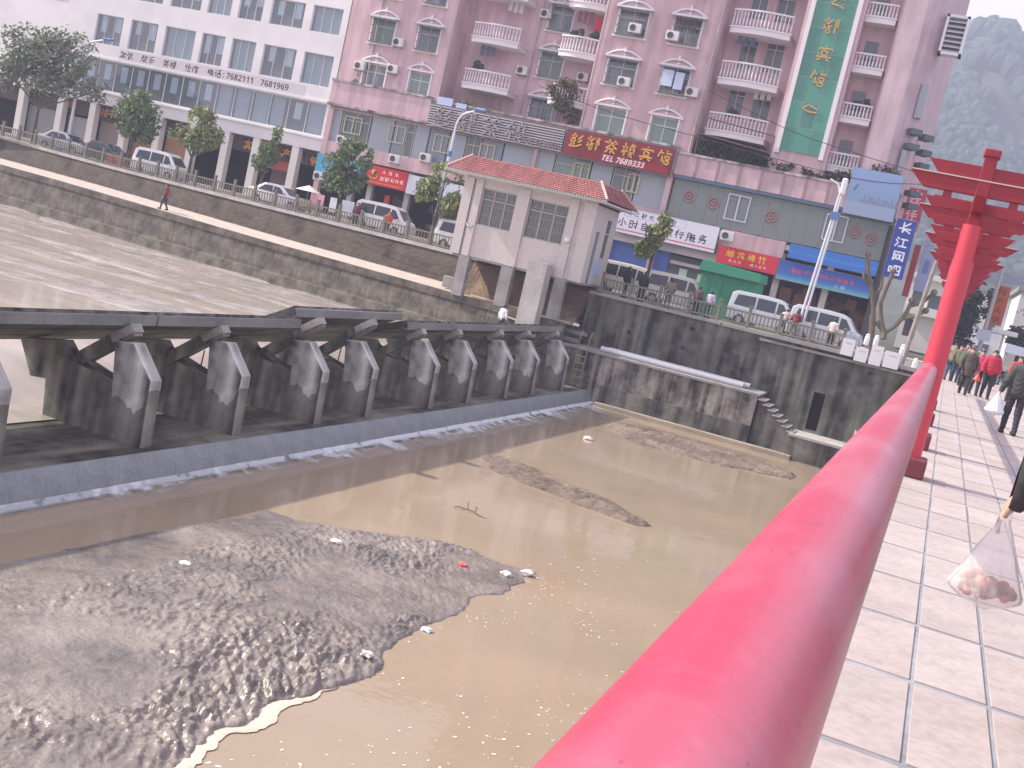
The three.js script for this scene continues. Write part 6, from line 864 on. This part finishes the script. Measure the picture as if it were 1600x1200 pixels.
function figure(pose, o) { // cached geometries of body, clothes and hair
  const key = pose + JSON.stringify(o); if (geoCache.has(key)) return geoCache.get(key);
  handL = handL || handGeo(1); handR = handR || handGeo(-1);
  const J_ = POSES[pose], back = pose === 'lean' ? 0.16 : 0, cell = 0.019;
  const sh = shoulder.map(([x, y, z]) => [x, y - back * 0.35, z + back]), el = J_.elbow, wr = J_.wrist, chest = [0, 1.2 - back * 0.2, back * 0.7], pel = [0, 0.93, pose === 'lean' ? -0.08 : 0], head = [0, 1.535 - back * 0.5, back * 1.5 + 0.02], neck = [0, 1.40 - back * 0.4, back * 1.15];
  const limb = (p, off) => { let d = 9; for (const i of [0, 1]) { d = Math.min(d, smin(cap(p, J_.hip[i], J_.knee[i], 0.078 + off, 0.055 + off), cap(p, J_.knee[i], J_.ankle[i], 0.054 + off, 0.036 + off), 0.04)); } return d; };
  const arm = (p, off) => { let d = 9; for (const i of [0, 1]) d = Math.min(d, smin(cap(p, sh[i], el[i], 0.052 + off, 0.04 + off), cap(p, el[i], wr[i], 0.04 + off, 0.027 + off * 0.8), 0.03)); return d; };
  const trunk = (p, off) => smin(smin(ell(p, chest, [0.17 + off, 0.24 + off, 0.115 + off]), ell(p, pel, [0.15 + off, 0.16 + off, 0.11 + off]), 0.12), cap(p, sh[0], sh[1], 0.055 + off, 0.055 + off), 0.08);
  const headD = (p) => { let d = smin(ell(p, [head[0], head[1] + 0.02, head[2]], [0.076, 0.105, 0.092]), ell(p, [head[0], head[1] - 0.05, head[2] + 0.025], [0.055, 0.062, 0.06]), 0.04); d = smin(d, cap(p, [0, head[1] - 0.0, head[2] + 0.092], [0, head[1] - 0.03, head[2] + 0.108], 0.008, 0.014), 0.015); for (const s of [-1, 1]) d = smin(d, ell(p, [s * 0.08, head[1] - 0.01, head[2]], [0.012, 0.032, 0.02]), 0.01); for (const s of [-1, 1]) d = Math.max(d, -ell(p, [s * 0.032, head[1] + 0.012, head[2] + 0.1], [0.016, 0.01, 0.014])); return d; };
  const bodyS = (p) => { let d = smin(trunk(p, -0.012), limb(p, -0.008), 0.06); d = smin(d, arm(p, -0.006), 0.03); d = smin(d, cap(p, neck, [head[0], head[1] - 0.05, head[2]], 0.054, 0.05), 0.03); return smin(d, headD(p), 0.02); };
  const parts = [march(bodyS, [-0.45, 0.03, -0.4], [0.45, 1.72, 0.5], cell)];
  const hg = march(headD, [-0.12, head[1] - 0.14, head[2] - 0.13], [0.12, head[1] + 0.15, head[2] + 0.14], 0.007); parts.push(hg);
  [handL, handR].forEach((h, i) => { const g = h.clone(), d = V3(wr[i][0] - el[i][0], wr[i][1] - el[i][1], wr[i][2] - el[i][2]).normalize(); if (i) g.scale(-1, 1, 1); g.applyQuaternion(new THREE.Quaternion().setFromUnitVectors(V3(0, -1, 0), d)); g.translate(...wr[i]); parts.push(g); });
  const hem = o.hem || 0.78, thick = o.thick || 0.022;
  const coat = (p) => { let d = smin(trunk(p, thick), arm(p, thick * 0.9), 0.035); if (o.long) d = smin(d, cap(p, [0, 0.95, pel[2]], [0, hem + 0.05, pel[2]], 0.175, 0.2), 0.08); d = smin(d, cap(p, neck, [neck[0], neck[1] + 0.05, neck[2]], 0.068, 0.068), 0.03); const fold = 0.004 * Math.sin(p[1] * 60 + 4 * Math.sin(p[0] * 17)) * (1 - smooth(1.1, 1.3, p[1])); d += fold; for (const i of [0, 1]) { const dx = p[0] - wr[i][0], dy = p[1] - wr[i][1], dz = p[2] - wr[i][2], ax = wr[i][0] - el[i][0], ay = wr[i][1] - el[i][1], az = wr[i][2] - el[i][2], L = Math.hypot(ax, ay, az); if (Math.hypot(dx, dy, dz) < 0.16) d = Math.max(d, (dx * ax + dy * ay + dz * az) / L - 0.005); } const nearArm = arm(p, thick) < 0.01 && Math.abs(p[0]) > 0.2; return nearArm ? d : Math.max(d, hem - p[1]); };
  const pants = (p) => { let d = smin(limb(p, 0.018), ell(p, pel, [0.158, 0.15, 0.122]), 0.06); d += 0.003 * Math.sin(p[1] * 70 + p[0] * 20); return Math.max(d, p[1] - 1.02, 0.075 - p[1]); };
  const shoes = []; for (const i of [0, 1]) { const a = J_.ankle[i], y = a[1] - 0.045; const g = new RoundedBoxGeometry(0.095, 0.085, 0.26, 3, 0.038); g.translate(a[0], y, a[2] + 0.055); shoes.push(g); }
  const hair = (p) => { const c = [head[0], head[1] + 0.028, head[2] - 0.006], d = ell(p, c, [0.092, 0.112, 0.105]); const cut = Math.min(1, 1) && (p[2] - head[2] > 0.03 ? head[1] + 0.052 - p[1] : (o.hairLong ? head[1] - 0.16 : head[1] - 0.035) - p[1]); let q = Math.max(d, cut); if (o.hairLong) q = smin(q, ell(p, [head[0], head[1] - 0.06, head[2] - 0.055], [0.085, 0.12, 0.05]), 0.03); return q; };
  const res = { body: J(parts), coat: march(coat, [-0.5, Math.min(hem, 0.78) - 0.05, -0.45], [0.5, 1.56, 0.55], cell), pants: march(pants, [-0.32, 0.05, -0.4], [0.32, 1.06, 0.45], cell), shoes: J(shoes), hair: march(hair, [-0.13, head[1] - 0.22, head[2] - 0.14], [0.13, head[1] + 0.16, head[2] + 0.14], 0.01), head, wr };
  geoCache.set(key, res); return res;
}
const skin = M(0.52, 0.33, 0.25, 0.6), hairM = M(0.018, 0.016, 0.016, 0.5);
function person(label, pos, turn, pose, coatC, pantsC, o = {}) {
  const f = figure(pose, { hem: o.hem, long: o.long, thick: o.thick, hairLong: o.hairLong }), t = thing('person', label, 'person', pos, turn, o.group); const s = o.scale || 1; t.scale.setScalar(s);
  part('body', f.body, o.skin || skin, t, keep); part('jacket', f.coat, M(...coatC, 0.85), t, keep); part('trousers', f.pants, M(...pantsC, 0.85), t, keep); part('shoes', f.shoes, black, t, keep); part('hair', f.hair, o.hair || hairM, t, keep);
  part('face', [-1, 1].map((q) => { const g = new THREE.SphereGeometry(0.009, 8, 6); g.translate(q * 0.032, f.head[1] + 0.012, f.head[2] + 0.088); return g; }).concat([bx(0.04, 0.007, 0.01, 0, f.head[1] - 0.062, f.head[2] + 0.086)]), M(0.05, 0.025, 0.022, 0.5), t, keep);
  return { t, hand: (i) => { t.updateMatrixWorld(); return V3(...f.wr[i]).add(V3(0, -0.1, 0)).applyMatrix4(t.matrixWorld); } };
}
function bag(name, label, top, w, h, mat, fill, group) { // a plastic bag hanging from the hand, gathered at the top
  const t = thing(name, label, 'bag', [top.x, top.y, top.z], 0, group), r = rng(Math.round(w * 1000));
  const g = new THREE.SphereGeometry(1, 40, 30), p = g.attributes.position;
  for (let i = 0; i < p.count; i++) { const y = p.getY(i), k = (1 - y) / 2, a = Math.atan2(p.getZ(i), p.getX(i)), prof = Math.min(0.10 + 1.08 * k, 1) * Math.pow(Math.max(0.02, 1 - smooth(0.80, 1.0, k)), 0.45), cr = 1 + (0.13 * (fbm(a * 2.2 + 9, k * 3, 811, 3) - 0.5) + 0.11 * Math.sin(a * 9 + 5 * k + 2 * Math.sin(a * 4)) * (1 - 0.6 * k)); p.setXYZ(i, Math.cos(a) * prof * w / 2 * cr, -k * h, Math.sin(a) * prof * w / 2 * 0.8 * cr); }
  g.computeVertexNormals(); part('bag_skin', g, mat, t, keep);
  part('handle_loop', tube([[-0.025, -0.06, 0], [-0.012, 0.03, 0], [0.0, 0.05, 0], [0.012, 0.03, 0], [0.025, -0.06, 0]], 0.008, 6, 16), mat, t, keep);
  if (fill) for (let i = 0; i < 64; i++) { const a = r() * 6.3, d = Math.sqrt(r()) * w * 0.34, q = new THREE.IcosahedronGeometry(w * (0.055 + 0.035 * r()), 2), pp = q.attributes.position; for (let k = 0; k < pp.count; k++) { const m = 0.85 + 0.3 * vnoise(pp.getX(k) * 60 + i * 9, pp.getY(k) * 60 + pp.getZ(k) * 50, 821); pp.setXYZ(k, pp.getX(k) * m, pp.getY(k) * m, pp.getZ(k) * m); } q.computeVertexNormals(); q.translate(Math.cos(a) * d, -h * (0.66 + 0.19 * r()), Math.sin(a) * d * 0.8); part('fruit', q, fill[i % fill.length], t, keep); }
  return t;
}
// on the bridge
const plastic = M(0.93, 0.91, 0.92, 0.22, { transmission: 0.76, thickness: 0, ior: 1.4 });
const near = person('person in a dark grey coat at the right edge holding a bag of fruit', [0.95, 0, -5.75], Math.PI, 'hold', [0.045, 0.042, 0.045], [0.04, 0.04, 0.045], { thick: 0.05 });
bag('fruit_bag', 'translucent white plastic bag full of reddish fruit in the foreground', near.hand(0).add(V3(-0.01, 0.03, 0.02)), 0.34, 0.44, plastic, [M(0.42, 0.12, 0.08, 0.5), M(0.46, 0.20, 0.12, 0.5), M(0.28, 0.09, 0.07, 0.6), M(0.50, 0.30, 0.22, 0.6)]);
const grey1 = person('person in a dark grey jacket walking away with a white bag', [1.66, 0, -26.8], Math.PI + 0.12, 'carry', [0.06, 0.065, 0.065], [0.035, 0.035, 0.05], { scale: 1.03, thick: 0.035 });
bag('carrier_bag', 'white plastic carrier bag held by the walking person in grey', grey1.hand(0).add(V3(-0.02, 0.06, 0)), 0.42, 0.5, M(0.86, 0.87, 0.92, 0.4, { transmission: 0.2, thickness: 0 }));
const redp = person('person in a red and dark jacket walking towards the viewer', [1.58, 0, -42], 0.05, 'walk', [0.50, 0.03, 0.06], [0.03, 0.03, 0.035], { thick: 0.035 });
bag('carrier_bag', 'small orange-red bag carried beside the person in red', redp.hand(1).add(V3(-0.1, 0.02, 0)), 0.24, 0.3, M(0.75, 0.10, 0.06, 0.5));
person('person in a bright pink jacket beside the one in red', [1.22, 0, -42.6], 0.1, 'walk', [0.66, 0.07, 0.20], [0.05, 0.04, 0.06], { scale: 0.95, hairLong: true });
person('person in a long dark brown coat walking towards the viewer', [0.86, 0, -41], 0, 'walk', [0.085, 0.065, 0.055], [0.04, 0.04, 0.045], { hem: 0.66, long: true, hairLong: true, scale: 0.96 });
person('person in a pale jacket and blue jeans behind the red post', [0.38, 0, -51], 0.2, 'stand', [0.30, 0.26, 0.22], [0.08, 0.13, 0.20], { scale: 0.93 });
person('person in an olive jacket walking beside the jeans wearer', [0.62, 0, -50.5], 0, 'walk', [0.16, 0.15, 0.08], [0.03, 0.04, 0.07], { scale: 0.93 });
person('person with a green bag strap behind the brown coat', [0.9, 0, -48], 0.1, 'walk', [0.08, 0.16, 0.10], [0.03, 0.03, 0.04], { scale: 0.95 });
person('person in a dark red top at the right behind the grey jacket', [2.5, 0, -44], 0.3, 'stand', [0.45, 0.05, 0.07], [0.05, 0.05, 0.05], {});
person('person in a bright green top deep in the crowd', [1.15, 0, -53], 0.1, 'walk', [0.12, 0.28, 0.12], [0.04, 0.04, 0.06], {});
person('person in a light blue shirt far back in the crowd', [1.6, 0, -56], 0.1, 'walk', [0.35, 0.42, 0.55], [0.05, 0.05, 0.06], {});
person('person in a black jacket far back behind the red one', [2.0, 0, -52], 0, 'walk', [0.03, 0.03, 0.04], [0.04, 0.04, 0.05], {});
person('person in a purple top at the far end of the bridge', [0.95, 0, -58], 0.2, 'walk', [0.26, 0.12, 0.30], [0.05, 0.05, 0.06], { hairLong: true });
person('person in dark clothes standing among the motorbikes', [2.35, -0.2, -58], 0.6, 'stand', [0.03, 0.035, 0.05], [0.03, 0.03, 0.03], {});
// on the walkway, the terrace steps and the street
person('person in a white shirt and dark blue trousers standing below the pump house', [-22.4, -3.62, -58.75], Math.PI * 0.9, 'stand', [0.74, 0.74, 0.80], [0.03, 0.035, 0.07], { scale: 1.0, thick: 0.014 });
person('person in a dark red jacket walking on the riverside walkway', [-48.6, -1.66, -62.6], -1.5, 'walk', [0.22, 0.045, 0.05], [0.04, 0.05, 0.05], {});
const S = -0.18, fz = -62.5;
person('tall person in black behind the fence, left of the pair', [-17.15, S, fz - 0.3], 2.6, 'stand', [0.02, 0.02, 0.025], [0.02, 0.02, 0.025], { scale: 1.06 });
person('person in black at the fence, right of the tall one', [-16.1, S, fz], 2.9, 'stand', [0.022, 0.022, 0.028], [0.025, 0.025, 0.03], { scale: 1.02 });
const cam1 = person('person in a brown patterned jacket with white bag at the fence', [-14.55, S, fz], 3.4, 'carry', [0.20, 0.17, 0.12], [0.06, 0.05, 0.05], { hairLong: true });
bag('carrier_bag', 'round white bag held at the fence before the vans', cam1.hand(0).add(V3(0, 0.1, 0.1)), 0.4, 0.45, M(0.85, 0.85, 0.86, 0.5));
person('person in a dark coat at the fence, left of the pale top', [-12.95, S, fz], 2.8, 'stand', [0.09, 0.06, 0.06], [0.04, 0.035, 0.04], { scale: 0.96 });
person('person in a pale lilac top beside the green stall', [-12.25, S, fz], 3.0, 'stand', [0.52, 0.45, 0.55], [0.03, 0.03, 0.04], { scale: 0.9, hairLong: true });
person('person in a dark red jacket resting on the fence by the silver minivan', [-7.55, S, fz + 0.25], Math.PI, 'lean', [0.18, 0.03, 0.035], [0.16, 0.12, 0.07], { scale: 0.95 });
person('person in a pale top resting on the fence beside the dark red jacket', [-8.15, S, fz + 0.2], 2.9, 'lean', [0.5, 0.42, 0.4], [0.10, 0.08, 0.06], { scale: 0.92, hairLong: true });
person('person in a white and red top before the silver minivan', [-5.6, S, fz], 2.9, 'stand', [0.66, 0.55, 0.52], [0.03, 0.03, 0.04], { scale: 0.92 });
person('child in a bright red jacket before the white minibus', [-34.5, 0.05, -66.6], 0.4, 'stand', [0.72, 0.08, 0.04], [0.05, 0.04, 0.05], { scale: 0.88 });
person('person in a dark maroon jacket before the white minibus', [-36.9, 0.05, -66.7], 0.2, 'stand', [0.14, 0.04, 0.05], [0.03, 0.03, 0.03], { scale: 0.95 });
// ---------------------------------------------------------------- litter and drift
{
  const sm = 'litter on the mud and gravel';
  const scrap = (label, x, z, c, s) => { const g = new THREE.IcosahedronGeometry(s, 1), p = g.attributes.position, r = rng(Math.round(-z * 100)); for (let i = 0; i < p.count; i++) { const k = 0.6 + 0.8 * vnoise(p.getX(i) * 40 + x, p.getZ(i) * 40 + p.getY(i) * 30, 901); p.setXYZ(i, p.getX(i) * k * 1.3, p.getY(i) * k * 0.5, p.getZ(i) * k); } g.computeVertexNormals(); const h = Math.max(mudY(x, z), -6) + s * 0.3; g.translate(x, h, z); solo('litter', label, 'litter', [g], c, { ...keep, group: sm }); };
  scrap('white plastic scrap at the very tip of the mud bank', -7.7, -25.6, white, 0.14); scrap('larger white plastic scrap near the tip of the mud bank', -8.0, -24.9, white, 0.12); scrap('red plastic scrap on the mud bank near its tip', -8.9, -24.4, M(0.7, 0.12, 0.1, 0.5), 0.1); scrap('pale blue plastic scrap at the bank edge', -7.7, -20.0, M(0.6, 0.72, 0.78, 0.5), 0.09); scrap('white foam lump at the bank edge before the foam line', -7.8, -17.7, offwhite, 0.1); scrap('white scrap on the middle of the mud bank', -12.4, -18.6, white, 0.09); scrap('white scrap on the upper mud bank', -11.4, -22.8, white, 0.1); scrap('white scrap on the far gravel bar, left one', -10.2, -53.0, white, 0.13); scrap('white scrap on the far gravel bar, right one', -7.9, -51.6, white, 0.16); scrap('white scrap floating past the weir', -13.0, -47.5, white, 0.16); scrap('white scrap at the right end of the near gravel bar', -7.2, -34.8, white, 0.11);
  const t = thing('drift_branch', 'twiggy dead branch stranded in the shallow pool', 'branch', [-10.9, -6.0, -29.6]), m = M(0.12, 0.09, 0.06, 0.95); for (const p of [[[-0.6, 0.06, -0.1], [0, 0.1, 0], [0.7, 0.02, 0.25], [1.1, 0.0, 0.3]], [[-0.2, 0.1, 0], [-0.35, 0.3, -0.2], [-0.4, 0.42, -0.3]], [[0.2, 0.08, 0.05], [0.25, 0.26, -0.1], [0.15, 0.36, -0.2]], [[-0.5, 0.06, -0.1], [-0.8, 0.12, 0.1], [-0.95, 0.05, 0.25]]]) part('twig', tube(p.map((q) => q.map((k) => k * 0.5)), 0.014, 5, 10), m, t, keep);
  solo('plastic_sheet', 'pale plastic sheet lying on the landing beside the rail', 'sheet', [plate([[-0.5, 0], [0.4, 0], [0.0, 0.5], [-0.45, 0.95]], 0.04).translate(-2.6, -4.68, -59.6)], white);
}
renderer.render(scene, camera);
